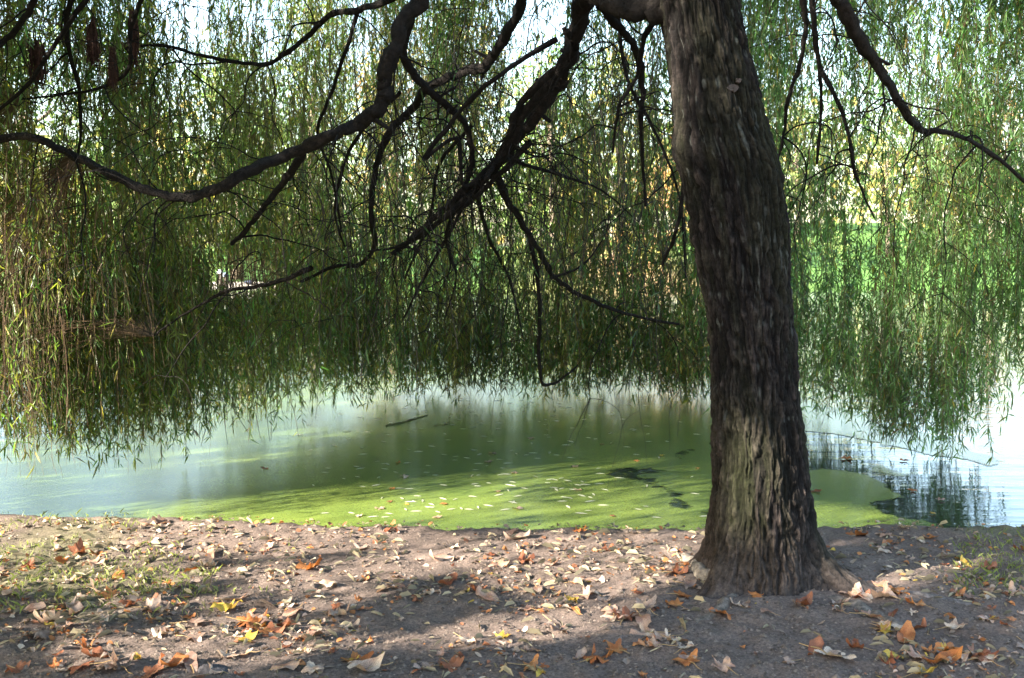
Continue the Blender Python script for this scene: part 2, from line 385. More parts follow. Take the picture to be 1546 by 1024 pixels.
# broken sun on parts of the hanging curtains
cu = np.concatenate([rng.uniform(-80, 540, 24000), rng.uniform(1230, 1560, 12000)]); cv = np.where(cu < 600, rng.uniform(330, 690, len(cu)), rng.uniform(20, 600, len(cu)))
k_ = fbm(cu / 55, cv / 120, 2.2, 3) > .52; cP = at(cu[k_], cv[k_], np.interp(cu[k_], [0, 250, 500, 1215, 1350, 1546], [6.7, 7.6, 10.4, 11, 9, 8])); a, b = sun_ij(cP); np.maximum.at(LITMAP, (a, b), .5)
q = np.pad(LITMAP, 1); LITMAP = np.maximum(LITMAP, (q[:-2, 1:-1] + q[2:, 1:-1] + q[1:-1, :-2] + q[1:-1, 2:]) / 4); LITMAP = 1 - (1 - LITMAP) ** 2.5
def lit_at(P): a, b = sun_ij(P); return LITMAP[a, b]

# ------------------------------------------------------------------ the willow
tree = empty('willow_tree', (TX, TY, 0), 'large weeping willow at the pond edge with leafy twigs hanging over the water', 'tree')
ORG = np.array([TX, TY, 0.0])
tcen = [(990, 1145), (905, 1152), (870, 1150), (800, 1148), (700, 1147), (600, 1140), (500, 1134), (400, 1124), (300, 1113), (250, 1104), (200, 1092), (100, 1074), (0, 1057), (-100, 1038), (-220, 1010), (-420, 955), (-700, 890)]
twid = [(990, 176), (905, 172), (870, 160), (800, 148), (700, 137), (600, 126), (500, 123), (400, 129), (300, 138), (250, 139), (200, 130), (100, 117), (0, 108), (-100, 102), (-220, 92), (-420, 70), (-700, 40)]
tp = np.array([at(u, v, TY) for v, u in tcen]); tr_ = np.array([wd / F * TY * .5 for _, wd in twid])
tp[0] = tp[1] - [0, 0, .25]
_t = spline(np.column_stack([tp, tr_]), 2600); _z = np.concatenate([np.linspace(_t[0, 2], 2.75, 640), np.linspace(2.77, _t[-1, 2], 90)])
TRUNK = np.stack([np.interp(_z, _t[:, 2], _t[:, c]) for c in range(4)], 1)
nth = 380; th = np.arange(nth) * 2 * math.pi / nth
zz = TRUNK[:, 2][:, None]; cosT, sinT = np.cos(th)[None], np.sin(th)[None]
wand = .9 * (fbm(cosT * 1.4 + 5, sinT * 1.4, zz * 1.3, 3) - .5)
thw = th[None] + wand
ca, sa = np.cos(thw), np.sin(thw)
TU = (th[None] - math.pi / 2) % (2 * math.pi) + 0 * zz          # around the trunk, with its seam at the back
w1_ = fbm(TU * 3, zz * 5, 1.5, 3) - .5; w2_ = fbm(TU * 9, zz * 12, 6.5, 2) - .5
UU = TU * 6.6 + 1.6 * w1_ + .45 * w2_ + .25 * zz
n1_ = np.clip(np.abs(noise(UU, zz * 5.5 + 1.6 * w1_, 2.3) - .5) * 4.2, 0, 1)
n3_ = np.clip(np.abs(fbm(UU * 5.0 + 3, zz * 20 + 3 * w1_, 4.3, 2) - .5) * 4.5, 0, 1)
n2_ = np.clip(np.abs(noise(UU * 2.1 + 7, zz * 13 + 2 * w1_, 8.3) - .5) * 4.2, 0, 1)
ridge = .42 * n1_ + .36 * n2_ + .22 * n3_
fine = np.clip((fbm(TU * 20 + 2 * w1_, zz * 26, 3.3, 3) - .5) * 1.9 + .5, 0, 1)
rad = TRUNK[:, 3][:, None] * (1 + .05 * (fbm(cosT * 1.2, sinT * 1.2, zz * 1.6, 2) - .5)) + .032 * (ridge - .45) + .009 * (fine - .5)
hgt = np.clip(zz, -.2, 9)
def lobe(a, wd): d = (th[None] - a + math.pi) % (2 * math.pi) - math.pi; return np.exp(-(d / wd) ** 2)
fl = .20 * lobe(-.30, .26) + .15 * lobe(math.pi + .70, .28) + .12 * lobe(1.2, .5) + .12 * lobe(2.5, .4) + .04 * lobe(-1.6, .6)
rad = rad + fl * np.exp(-np.clip(hgt - .05, -.10, 9) / .12)
bz = at(1040, 228, TY)[2]                       # swollen burl on the left side
rad = rad + .035 * lobe(math.pi, .7) * np.exp(-((zz - bz) / .10) ** 2) + .02 * lobe(math.pi - .4, 1.0) * np.exp(-((zz - bz + .35) / .25) ** 2)
V = np.stack([TRUNK[:, 0][:, None] + rad * cosT, TRUNK[:, 1][:, None] + rad * sinT, zz + 0 * rad], -1)
k = (np.clip((ridge - .14) / .62, 0, 1) ** 1.5 * (.35 + .65 * n3_))[..., None]
bcol = np.array([.0040, .0033, .0031]) * (1 - k) + np.array([.033, .026, .0235]) * k
bcol = bcol * (.6 + .8 * fbm(cosT * 3, sinT * 3, zz * 3, 3))[..., None] * (.30 + 1.4 * fine)[..., None]
bcol = bcol * (1 - .38 * np.clip((zz - .9) / .8, 0, 1))[..., None]
low = np.clip((.34 - zz) / .30, 0, 1)[..., None]; bcol = bcol * (1 - low) + (np.array([.058, .046, .041]) * (.5 + .8 * k)) * low      # soil-dusted foot
tu, tv_, _ = pix(V)
mo = np.clip((fbm(cosT * 3.2 + 3, sinT * 3.2, zz * 2.4 + 9, 4) - .42) * 5, 0, 1) * (lobe(0.05, .55) + .35)
mo = np.maximum(mo, 1.0 * np.clip((fbm(ca * 5 + 3, sa * 5, zz * 3 + 2, 3) - .36) * 5, 0, 1) * np.clip(1 - np.abs(zz - .55) / .42, 0, 1) ** .6 * lobe(-2.1, .75))
mo = np.clip(mo, 0, 1)[..., None] * (1 - low)
bcol = bcol * (1 - .5 * mo) + np.array([.022, .027, .008]) * (.5 + .9 * k) * .6 * mo
lich = np.clip((noise(ca * 22, sa * 22, zz * 16) - .80) * 9, 0, 1)[..., None] * (zz > .8)[..., None]
bcol = bcol * (1 - .7 * lich) + np.array([.075, .078, .07]) * .7 * lich
ni, nj = V.shape[:2]
i, j = np.meshgrid(np.arange(ni - 1), np.arange(nj), indexing='ij')
Ft = np.stack([i * nj + j, i * nj + (j + 1) % nj, (i + 1) * nj + (j + 1) % nj, (i + 1) * nj + j], -1).reshape(-1, 4)
mb = MB(); mb.add(V - ORG, Ft, bcol.reshape(-1, 3)); trunk = mb.build('trunk', M_bark, tree, smooth=True)
sm = MB()                                        # pale scar where bark has flaked off
for (u_, v_, a_) in ((1107, 132, .022), (1116, 121, .012)):
    c = at(u_, v_, TY - .205); t_ = np.linspace(0, 2 * math.pi, 11)[:-1]
    rr = a_ * (.75 + .5 * rng.random(10)); V = np.stack([c[0] + rr * np.cos(t_), np.full(10, c[1]), c[2] + .8 * rr * np.sin(t_)], -1)
    V = np.concatenate([V, V + [0, .06, 0]]); sm.add(V - ORG, [list(range(10))[::-1]], (.06, .05, .047))
    sm.add(V - ORG, [[q, (q + 1) % 10, 10 + (q + 1) % 10, 10 + q] for q in range(10)], (.14, .12, .11))
sm.build('bark_scar', M_bark, trunk)
# surface roots
def root(pts, r0, r1, col=(.14, .118, .10)):
    P = spline(np.array([[x, y, gh(np.array(x), np.array(y)) + z] for x, y, z in pts]), 40)
    r = np.linspace(r0, r1, 40) ** 1.0; mb = MB()
    cc = np.array(col) * (.7 + .6 * rng.random((40 * 12, 1)))
    tube(mb, P - ORG, r, 12, cc, rough=.35); return mb.build('root', M_bark, tree, smooth=True)
def gp(u, v): q = on_plane(u, v, 0.0); return float(q[0]), float(q[1])
root([(TX + .16, TY - .10, -.10), (*gp(1275, 910), -.05), (*gp(1315, 932), -.022), (*gp(1352, 950), -.010), (*gp(1420, 972), -.03)], .070, .014)
root([(TX + .10, TY + .02, -.03), (*gp(1300, 890), -.02), (*gp(1380, 900), -.01), (*gp(1470, 912), -.012), (*gp(1560, 930), -.03)], .036, .013, (.13, .115, .11))
root([(TX - .08, TY - .08, -.03), (*gp(1092, 922), -.016), (*gp(1060, 942), -.018), (*gp(1015, 962), -.03)], .045, .016)
root([(TX - .06, TY + .03, -.02), (*gp(1066, 882), .0), (*gp(1054, 866), .0), (*gp(1040, 850), -.005), (*gp(1020, 842), -.03)], .045, .03, (.20, .17, .14))  # paler colour paints in the sun falling on this root end

# limbs and branches traced as (u, v) at a distance of their own
TOPZ = 3.3
BR = {}
def br(name, pts, y0, y1, w0, w1, wob=.02):
    u, v = np.array(pts, float).T; ys = np.linspace(y0, y1, len(u)) + rng.normal(0, wob * 3, len(u)) * np.linspace(0, 1, len(u))
    P = np.array([at(a, b, c) for a, b, c in zip(u, v, ys)])
    r = (np.linspace(w0, w1, len(u)) if np.isscalar(w0) else np.array(w0, float)) / F * ys * .5
    Q = spline(np.column_stack([P, r * .88]), max(24, 9 * len(u))); tt = np.arange(len(Q)) * .42 + rng.uniform(0, 99)
    Q[:, 0] += .6 * Q[:, 3] * (fbm(tt, 1.3, 0, 2) - .5) * 2; Q[:, 2] += .6 * Q[:, 3] * (fbm(tt, 7.3, 0, 2) - .5) * 2; Q[:, 3] *= 1 + .3 * np.clip(noise(tt * .9, 4.4) - .72, 0, 1) / .28
    return Q
branches = []
B_ = [  # points, near distance, far distance, width at start and end in photo pixels
 ([(1050, -40), (1020, 15), (975, 12), (930, 2), (880, -14), (800, -60), (720, -95), (660, -70), (640, -8), (606, 40), (588, 95), (582, 135), (574, 160), (540, 188), (500, 205), (430, 235), (360, 268), (310, 292), (270, 298), (220, 287), (160, 260), (110, 235), (60, 213), (20, 207), (-40, 222), (-160, 260)], 5.0, 5.3, [46, 44, 42, 38, 34, 34, 32, 30, 28, 27, 26, 25, 24, 23, 21, 20, 18, 16, 15, 15, 14, 14, 13, 13, 12, 11], 12),
 ([(890, -20), (880, 10), (868, 60), (848, 112), (815, 165), (780, 212), (745, 255), (700, 292), (655, 330), (620, 362), (596, 385)], 5.3, 6.6, 34, 5),
 ([(800, -60), (788, 0), (765, 52), (732, 98), (690, 114), (650, 130), (620, 165), (582, 208), (566, 262), (560, 330), (566, 368), (545, 398), (500, 404), (455, 425)], 5.6, 7.6, 20, 5),
 ([(640, -20), (612, 50), (610, 90), (640, 130), (672, 156), (700, 185), (712, 225), (708, 270), (684, 300)], 5.4, 6.2, 18, 7),
 ([(700, -70), (600, -6), (540, 14), (500, 23), (470, 50), (432, 80), (400, 97), (350, 93), (300, 83), (240, 68), (180, 76)], 5.4, 6.6, 12, 4),
 ([(462, 226), (440, 258), (420, 286), (392, 320), (370, 350), (348, 370)], 5.75, 6.2, 14, 7),
 ([(742, 252), (765, 300), (790, 340), (815, 380), (835, 416), (870, 442), (920, 465), (970, 480), (1025, 490)], 6.0, 7.2, 13, 4),
 ([(800, 355), (812, 420), (815, 480), (814, 540), (818, 578), (834, 580), (856, 566), (872, 552)], 6.6, 7.3, 9, 3),
 ([(1000, 20), (1012, 90), (1022, 150), (1030, 215), (1034, 270), (1022, 345), (1000, 400)], 5.0, 5.5, 13, 5),
 ([(905, 5), (940, 48), (962, 80), (970, 130), (968, 200), (972, 262), (975, 312)], 5.2, 5.9, 15, 4),
 ([(1010, 20), (978, 45), (966, 90), (960, 120), (935, 160), (925, 230)], 5.1, 5.6, 12, 4),
 ([(1085, -190), (1180, -130), (1240, -60), (1262, -8), (1290, 45), (1320, 95), (1350, 140), (1376, 184), (1396, 200), (1416, 198), (1452, 207), (1500, 235), (1550, 277), (1640, 350)], 5.1, 6.1, [36, 33, 30, 26, 22, 18, 15, 13, 11, 9, 8, 7, 6, 5], 6),
 ([(1190, -120), (1212, 0), (1216, 50), (1205, 105), (1190, 150), (1183, 205), (1174, 245)], 5.5, 6.4, 11, 4),
 ([(1200, -120), (1224, 0), (1234, 80), (1240, 150), (1233, 248)], 5.8, 6.6, 13, 4),
 ([(1238, 100), (1275, 180), (1292, 262), (1320, 330)], 6.2, 6.8, 9, 3),
 ([(470, 405), (425, 424), (380, 433), (340, 441), (310, 456), (270, 480), (230, 508)], 6.5, 7.0, 9, 3),
 ([(190, -60), (110, 0), (102, 60), (118, 130), (122, 190), (118, 235)], 5.6, 6.3, 11, 4),
 ([(150, -30), (95, 50), (40, 130), (-20, 180)], 5.2, 5.6, 9, 5),
 ([(60, -30), (42, 20), (10, 60), (-40, 90)], 4.6, 4.8, 12, 8),
 ([(230, -40), (198, 40), (196, 100), (170, 125), (120, 140), (30, 150)], 5.4, 6.0, 9, 3),
 ([(735, 255), (700, 280), (690, 210), (640, 240), (690, 175), (745, 120), (840, 60)], 6.0, 5.5, 6, 9),
 ([(720, 270), (690, 330), (640, 420), (610, 480)], 6.3, 6.8, 8, 3),
 ([(860, 90), (790, 150), (770, 200), (750, 240), (735, 270)], 5.5, 6.0, 14, 8),
 ([(868, 70), (830, 122), (792, 172), (765, 230), (722, 283), (672, 328), (640, 352), (590, 384)], 5.45, 6.4, 19, 6),
 ([(800, 215), (750, 268), (705, 308), (652, 342), (600, 372), (555, 380)], 5.8, 6.5, 11, 3),
 ([(690, 305), (674, 360), (688, 420), (672, 480)], 6.2, 6.8, 7, 2),
 ([(720, 292), (738, 360), (768, 420), (792, 520)], 6.2, 7.2, 8, 2),
 ([(760, 238), (790, 248), (850, 266), (912, 290), (965, 336)], 6.0, 6.8, 8, 2),
 ([(604, 140), (560, 182), (522, 240), (506, 320), (520, 372)], 6.0, 6.8, 8, 3),
 ([(540, 20), (505, 128), (480, 200), (500, 262), (516, 350)], 6.0, 7.0, 7, 3),
 ([(930, 0), (948, 120), (990, 200), (1026, 300), (1035, 420)], 5.8, 6.6, 7, 3),
 ([(712, 190), (664, 248), (648, 330), (612, 420)], 6.1, 6.8, 7, 3),
 ([(832, 420), (880, 400), (915, 350), (920, 300)], 6.4, 6.8, 5, 2),
]
for args in B_: branches.append(br('b', *args))
def limb(a0, z0, reach, rise, droop, r0):        # unseen limbs of the upper crown, added above the view for shading and reflection
    kz = np.argmin(np.abs(TRUNK[:, 2] - z0)); s = TRUNK[kz, :3]; t = np.linspace(0, 1, 7)
    a = a0 + rng.normal(0, .12, 7).cumsum() * .5
    P = s + np.stack([np.cos(a) * reach * t, np.sin(a) * reach * t, rise * np.sin(t * 2.0) - droop * t ** 3], -1)
    return spline(np.column_stack([P, r0 * (1 - .85 * t)]), 40)
NVIS = len(branches)
for kk in range(9):
    a0 = 2 * math.pi * kk / 9 + rng.uniform(-.2, .2)
    branches.append(limb(a0, rng.uniform(3.7, 5.6), rng.uniform(3.6, 5.2), rng.uniform(1.4, 2.6), rng.uniform(.3, 1.2), rng.uniform(.06, .09)))
samp = np.concatenate([np.column_stack([b[:, :3], np.full(len(b), k)]) for k, b in enumerate(branches)])
DARK = np.array([.0095, .0076, .0066])
br_mb = []
for k, b in enumerate(branches):
    mb = MB(); vis = k < NVIS
    big = b[0, 3] > .04
    tube(mb, b[:, :3] - ORG, b[:, 3], 12 if big else 8, DARK * (1.15 if big else .8) * (.7 + .6 * rng.random((len(b) * (12 if big else 8), 1))), rough=.30)
    br_mb.append(mb)
# side twigs, drooping and forking: they belong to the mesh of their branch
def side_twigs(k, cnt, ln, r0, spread=.8, tmin=.15):
    b = branches[k]
    for _ in range(cnt):
        q = b[int((tmin + (1 - tmin) * rng.random()) * (len(b) - 1))]; n_ = 12
        d = rng.normal(0, 1, 3) * [1, .7, .5]; d /= np.linalg.norm(d); P = [q[:3]]; step = ln * rng.uniform(.5, 1.3) / n_
        for s in range(n_):
            d = d + rng.normal(0, .24, 3) * spread + np.array([0, 0, -.17]); d /= np.linalg.norm(d); P.append(P[-1] + d * step)
        P = np.array(P); r = min(r0 * rng.uniform(.6, 1.3), q[3] * .7)
        tube(br_mb[k], spline(P, 22) - ORG, np.linspace(r, .0012, 22), 5, DARK * rng.uniform(.5, 1.1), cap=False)
        for _f in range(3):
            q2 = P[rng.integers(3, n_ - 2)]; d2 = rng.normal(0, 1, 3) * [1, .6, .3]; d2 /= np.linalg.norm(d2); P2 = [q2]
            for s in range(7):
                d2 = d2 + rng.normal(0, .2, 3) + np.array([0, 0, -.28]); d2 /= np.linalg.norm(d2); P2.append(P2[-1] + d2 * step * .9)
            tube(br_mb[k], spline(np.array(P2), 14) - ORG, np.linspace(r * .5, .001, 14), 4, DARK * rng.uniform(.5, 1.1), cap=False)
for k in range(NVIS):
    if k != 7: side_twigs(k, 8 if len(B_[k][0]) > 9 else (4 if k < 23 else 2), .85, .0052, 1.15)
for k in (0, 1, 2, 3, 11):
    for _ in range(5):
        q = branches[k][int(rng.uniform(.2, .8) * (len(branches[k]) - 1))]; d = rng.normal(0, 1, 3); d /= np.linalg.norm(d)
        tube(br_mb[k], q[:3] + d * np.linspace(0, q[3] + rng.uniform(.03, .10), 5)[:, None] - ORG, np.linspace(q[3] * .45, q[3] * .28, 5), 7, DARK * 1.2)
side_twigs(1, 24, .8, .005, 1.0, .5); side_twigs(6, 5, .8, .0045); side_twigs(3, 10, .8, .005, 1.0, .4); side_twigs(23, 10, .8, .0045, 1.1, .3); side_twigs(0, 14, 1.0, .0045, 1.0, .4); side_twigs(11, 12, .9, .005)

# ---- hanging leafy strands
LV = {k: [] for k in range(len(branches))}       # per branch: leaf arrays
TW = {k: MB() for k in range(len(branches))}
XB = [-200, 0, 100, 160, 260, 350, 450, 520, 600, 700, 800, 900, 1000, 1075, 1215, 1300, 1350, 1400, 1440, 1475, 1500, 1546, 1760]
BB = [690, 708, 712, 706, 690, 662, 628, 612, 604, 598, 596, 600, 598, 604, 616, 652, 678, 686, 684, 664, 600, 610, 620]
XD = [-200, 0, 250, 400, 520, 620, 1000, 1100, 1215, 1300, 1350, 1400, 1440, 1475, 1546, 1760]
DD = [6.6, 6.9, 8.3, 10.2, 11.6, 12.4, 12.8, 12.4, 11.5, 10.0, 9.2, 8.9, 9.0, 9.2, 8.2, 7.0]
GREEN, OLIVE, DEEP, FRESH, YEL, BRN = [np.array(c) for c in ((.062, .112, .026), (.112, .112, .024), (.036, .070, .022), (.080, .150, .056), (.26, .22, .035), (.12, .075, .030))]
def nearest(P):
    d = samp[:, :3] - P; dd = (d[:, :2] ** 2).sum(1) + .4 * d[:, 2] ** 2 + np.where(d[:, 2] < -.15, 4.0, 0); j = int(dd.argmin()); return int(samp[j, 3]), samp[j, :3], dd[j]
def strand(top, length, hue, leaf=.085, gap=.026, bare=0.0, twig=.0014, sway=.05, leafy=1.0, branch=None, link=True, yel=.06, twigcol=None):
    """one pendulous twig with its leaves; returns nothing, fills LV / TW"""
    k, q, dd = nearest(top) if branch is None else (branch, None, 9)
    n_ = 9; t = np.linspace(0, 1, n_)
    sw = rng.normal(0, sway, 2); wob = rng.normal(0, .034, (n_, 2)).cumsum(0) * length * .5
    P = np.stack([top[0] + sw[0] * t + wob[:, 0], top[1] + sw[1] * t + wob[:, 1], top[2] - length * t * (1 - .06 * rng.random())], -1)
    if link and q is not None and dd < 1.1 and q[2] > top[2] - .1:
        m_ = (q + P[0]) / 2 + [0, 0, .10]
        PT = spline(np.vstack([q, m_, P[0], P[2], P[4], P[6], P[8]]), 15)
    else: PT = P
    tube(TW[k], PT - ORG, np.linspace(twig * 1.3, twig * .6, len(PT)), 3, (twigcol if twigcol is not None else np.array([.085, .055, .03])) * rng.uniform(.6, 1.4), 1, cap=False)
    m_ = int(length * (1 - bare) / gap)
    if m_ < 2: return
    tt = np.sort(rng.random(m_)) * (1 - bare)
    clump = noise(tt * length * 5 + rng.uniform(0, 99), top[0] * 3, top[1] * 3)
    tt = tt[rng.random(m_) < np.clip((clump - .12) * 2.2, .12, 1) * leafy]
    m_ = len(tt)
    if m_ == 0: return
    B = np.stack([np.interp(tt, t, P[:, c]) for c in range(3)], -1)
    az = rng.uniform(0, 2 * math.pi, m_); tilt = np.abs(rng.normal(.62, .42, m_))
    D = np.stack([np.cos(az) * np.sin(tilt), np.sin(az) * np.sin(tilt), -np.cos(tilt)], -1)
    l = leaf * rng.uniform(.55, 1.25, m_)
    y = rng.random(m_)
    C = 1.2 * hue[None] * rng.uniform(.55, 1.5, (m_, 1)) * rng.normal(1, .07, (m_, 3))
    C = np.where((y < yel)[:, None], YEL[None] * rng.uniform(.5, 1.1, (m_, 1)), C); C = np.where((y > 1 - yel * .5)[:, None], BRN[None] * rng.uniform(.5, 1.2, (m_, 1)), C)
    a_, b_ = sun_ij(B); pu, pv, _ = pix(B); kp = (rng.random(m_) > np.where(LITMAP[a_, b_] > .93, .85, 0)) & ~(((pu - 366) / 52) ** 2 + ((pv - 408) / 38) ** 2 < .4 + .9 * rng.random(m_))
    if kp.any(): LV[k].append((B[kp], D[kp], l[kp], C[kp]))
def hue_at(u):
    f = rng.random()
    if u < 520: base = OLIVE * f + GREEN * (1 - f) if rng.random() < .68 else DEEP * f + GREEN * (1 - f)
    elif u < 1060: base = GREEN * f + DEEP * (1 - f) if rng.random() < .7 else OLIVE
    else: base = FRESH * f + GREEN * (1 - f) if rng.random() < .75 else DEEP
    return base
WINDOW = [(318, 385), (402, 385), (402, 450), (318, 450)]
def cluster(u, zoff, n_, width, dfac, ln, top=None):
    tier = 0 if zoff < .5 else (1 if zoff < 2.4 else 2)
    if tier and fbm(u / 38, tier * 7.7, .5, 2) < rng.uniform(.27, .57): return
    d = np.interp(u, XD, DD) * dfac; vb = np.interp(u, XB, BB)
    zb = at(u, vb, np.interp(u, XD, DD))[2] + zoff
    c = at(u, 400, d); f_ = d / 8.0; width *= f_; ln *= f_ ** .8; hue = hue_at(u); yel = .06 if u < 520 else (.05 if u < 1060 else .035)
    if u < 520 and rng.random() < .12: yel = .25
    for _ in range(n_):
        x = c[0] + rng.normal(0, width); y = c[1] + rng.normal(0, width * 1.4)
        b = zb + np.abs(rng.normal(0, .20)) * (f_ if u < 520 else (.5 if u < 1090 else .3)); b = max(b, WATER + .03) ; L_ = ln * rng.uniform(.65, 1.3)
        tp_ = np.array([x, y, b + L_])
        uu, vv, _ = pix(np.array([x, y, b + L_ * .5])); _, v0, _ = pix(np.array([x, y, b])); _, v1, _ = pix(tp_)
        if 1205 < uu < 1262 and v1 < 120 and rng.random() < .55: continue
        cen = 540 < u < 1090 and zoff < .5
        strand(tp_, L_, hue * rng.uniform(.65, 1.5), bare=(rng.uniform(0, .07) if cen else rng.uniform(0, .12 if u < 520 else .05)), gap=.021 * f_ ** .8, yel=yel, leafy=.95, leaf=.086 * max(1, f_ ** .65), twig=.0015 * f_ ** .7)
us = rng.uniform(-150, 1690, 3400)
for q, u in enumerate(us[:420]): cluster(u, abs(rng.normal(0, abs(rng.normal(0, .32)) if 520 < u < 1090 else .30)), rng.integers(4, 9), rng.uniform(.05, .16), rng.uniform(.90, 1.06), rng.uniform(.9, 1.8))
for q, u in enumerate(np.random.default_rng(5).uniform(500, 1090, 150)): cluster(u, abs(rng.normal(0, .3)), rng.integers(4, 9), rng.uniform(.05, .16), rng.uniform(.92, 1.06), rng.uniform(.35, .8))
for q, u in enumerate(np.random.default_rng(6).uniform(1130, 1480, 75)): cluster(u, abs(rng.normal(0, .3)), rng.integers(4, 9), rng.uniform(.05, .16), rng.uniform(.92, 1.06), rng.uniform(.4, .8))
for q, u in enumerate(np.random.default_rng(9).uniform(230, 560, 80)): cluster(u, abs(rng.normal(0, .35)), rng.integers(4, 9), rng.uniform(.05, .16), rng.uniform(.92, 1.06), rng.uniform(.7, 1.5))
for q, u in enumerate(np.random.default_rng(8).uniform(-120, 430, 75)): cluster(u, abs(rng.normal(.1, .35)), rng.integers(4, 9), rng.uniform(.05, .16), rng.uniform(.92, 1.06), rng.uniform(.6, 1.4))
for q, u in enumerate(us[420:860]): cluster(u, rng.uniform(.5, 1.8) * np.interp(u, XD, DD) / 8.4, rng.integers(4, 9), rng.uniform(.06, .18), rng.uniform(.84, 1.08), rng.uniform(.9, 1.7))
for q, u in enumerate(us[860:2360]):
  if 470 < u < 1090 or rng.random() < (.62 if u < 470 else .9): cluster(u, rng.uniform(1.7, 4.1) * np.interp(u, XD, DD) / 8.4, rng.integers(4, 9), rng.uniform(.06, .2), rng.uniform(.80, 1.1), rng.uniform(.8, 1.6))
# bare dark whips reaching down to the film in the middle
for _ in range(150):
    u = rng.uniform(545, 1075) if rng.random() < .8 else rng.uniform(250, 520); d = np.interp(u, XD, DD) * rng.uniform(.93, 1.04)
    tp_ = at(u, rng.uniform(380, 520), d); vb = np.interp(u, XB, BB) + rng.uniform(-30, 34); zb = max(at(u, vb, d)[2], WATER + .01)
    strand(tp_, tp_[2] - zb, DEEP, leafy=.10, twig=.0036, sway=.16, twigcol=np.array([.03, .024, .02]), link=False)
# dark bare twigs drooping from the middle branches
for _ in range(230):
    u = rng.uniform(470, 1035); d = rng.uniform(5.9, 7.6); tp_ = at(u, rng.uniform(20, 360), d)
    strand(tp_, rng.uniform(.4, 1.25), DEEP, leafy=.15, twig=.0024, sway=.16, twigcol=np.array([.016, .012, .010]))
# long leafless reddish strands among the left curtain
for _ in range(240):
    u = rng.uniform(-20, 1050) if rng.random() < .75 else rng.uniform(1180, 1546); d = np.interp(u, XD, DD) * rng.uniform(.82, 1.0)
    d = min(d, 8.5); tp_ = at(u, rng.uniform(-120, 200), d)
    strand(tp_, rng.uniform(.9, 2.0), OLIVE, leafy=.22, twig=.0017, twigcol=np.array([.075, .045, .026]), link=False)

# ---- unseen crown sprays added left, behind, above to cast shade, gaps cut for sun
def sprays(P, leaf, n_leaf, per):
    for p0 in P:
        k, _, _ = nearest(p0)
        n_ = per; B = p0 + np.stack([rng.normal(0, .07, n_), rng.normal(0, .07, n_), -rng.random(n_) * .5], -1)
        if True:
            kp = rng.random(n_) > np.maximum(np.maximum(lit_at(B), lit_at(B + [.04, 0, -.10])), lit_at(B - [.04, 0, .10]))
            _, _, dB = pix(B); B = B[kp & ~in_view(B, 30 + .35 * F / np.maximum(dB, .3))]
        m_ = len(B)
        if not m_: continue
        az = rng.uniform(0, 2 * math.pi, m_); tilt = np.abs(rng.normal(.6, .3, m_))
        D = np.stack([np.cos(az) * np.sin(tilt), np.sin(az) * np.sin(tilt), -np.cos(tilt)], -1)
        LV[k].append((B, D, leaf * rng.uniform(.7, 1.3, m_), (GREEN * rng.uniform(.7, 1.4))[None] * rng.uniform(.7, 1.3, (m_, 1))))
        tube(TW[k], np.array([p0 + [0, 0, .05], p0 - [.02, 0, .25], p0 - [0, .02, .5]]) - ORG, .002, 3, (.08, .05, .03), 1, cap=False)
NG = 60000; gy = rng.uniform(2.2, 17, NG); Gp = np.stack([rng.uniform(-.62, .62, NG) * gy, gy, np.where(rng.random(NG) < .55, 0, rng.uniform(-.2, 4.2, NG))], -1)
tq = rng.uniform(3.0, 12.0, len(Gp)); Pq = Gp - L * tq[:, None]
rr = np.hypot(Pq[:, 0] - TX, Pq[:, 1] - TY)
ok = (rr < 10.5) & (rr > 2.0) & (Pq[:, 2] < 8.6 - .35 * np.maximum(rr - 4, 0)) & (Pq[:, 2] > 1.0) & ~in_view(Pq, 40) & (np.linalg.norm(Pq - [0, 0, 1.6], axis=1) > 1.6)
sprays(Pq[ok][:9500], .17, 0, 18)
an = rng.uniform(0, 2 * math.pi, 1500); rd = 5.5 * np.sqrt(rng.random(1500)); Pz = np.stack([TX + rd * np.cos(an), TY + rd * np.sin(an), 4.2 + 3.2 * rng.random(1500) * (1 - (rd / 7) ** 2)], -1)
sprays(Pz[~in_view(Pz, 60)], .15, 0, 14)
uh = rng.uniform(-250, 1800, 2600); Ph = at(uh, rng.uniform(-900, -70, 2600), np.interp(uh, XD, DD) * rng.uniform(.72, 1.05, 2600)); Ph = Ph[Ph[:, 2] < 8.5]  # higher sprays added out of view to darken the reflection in the film
sprays(Ph, .19, 0, 14)

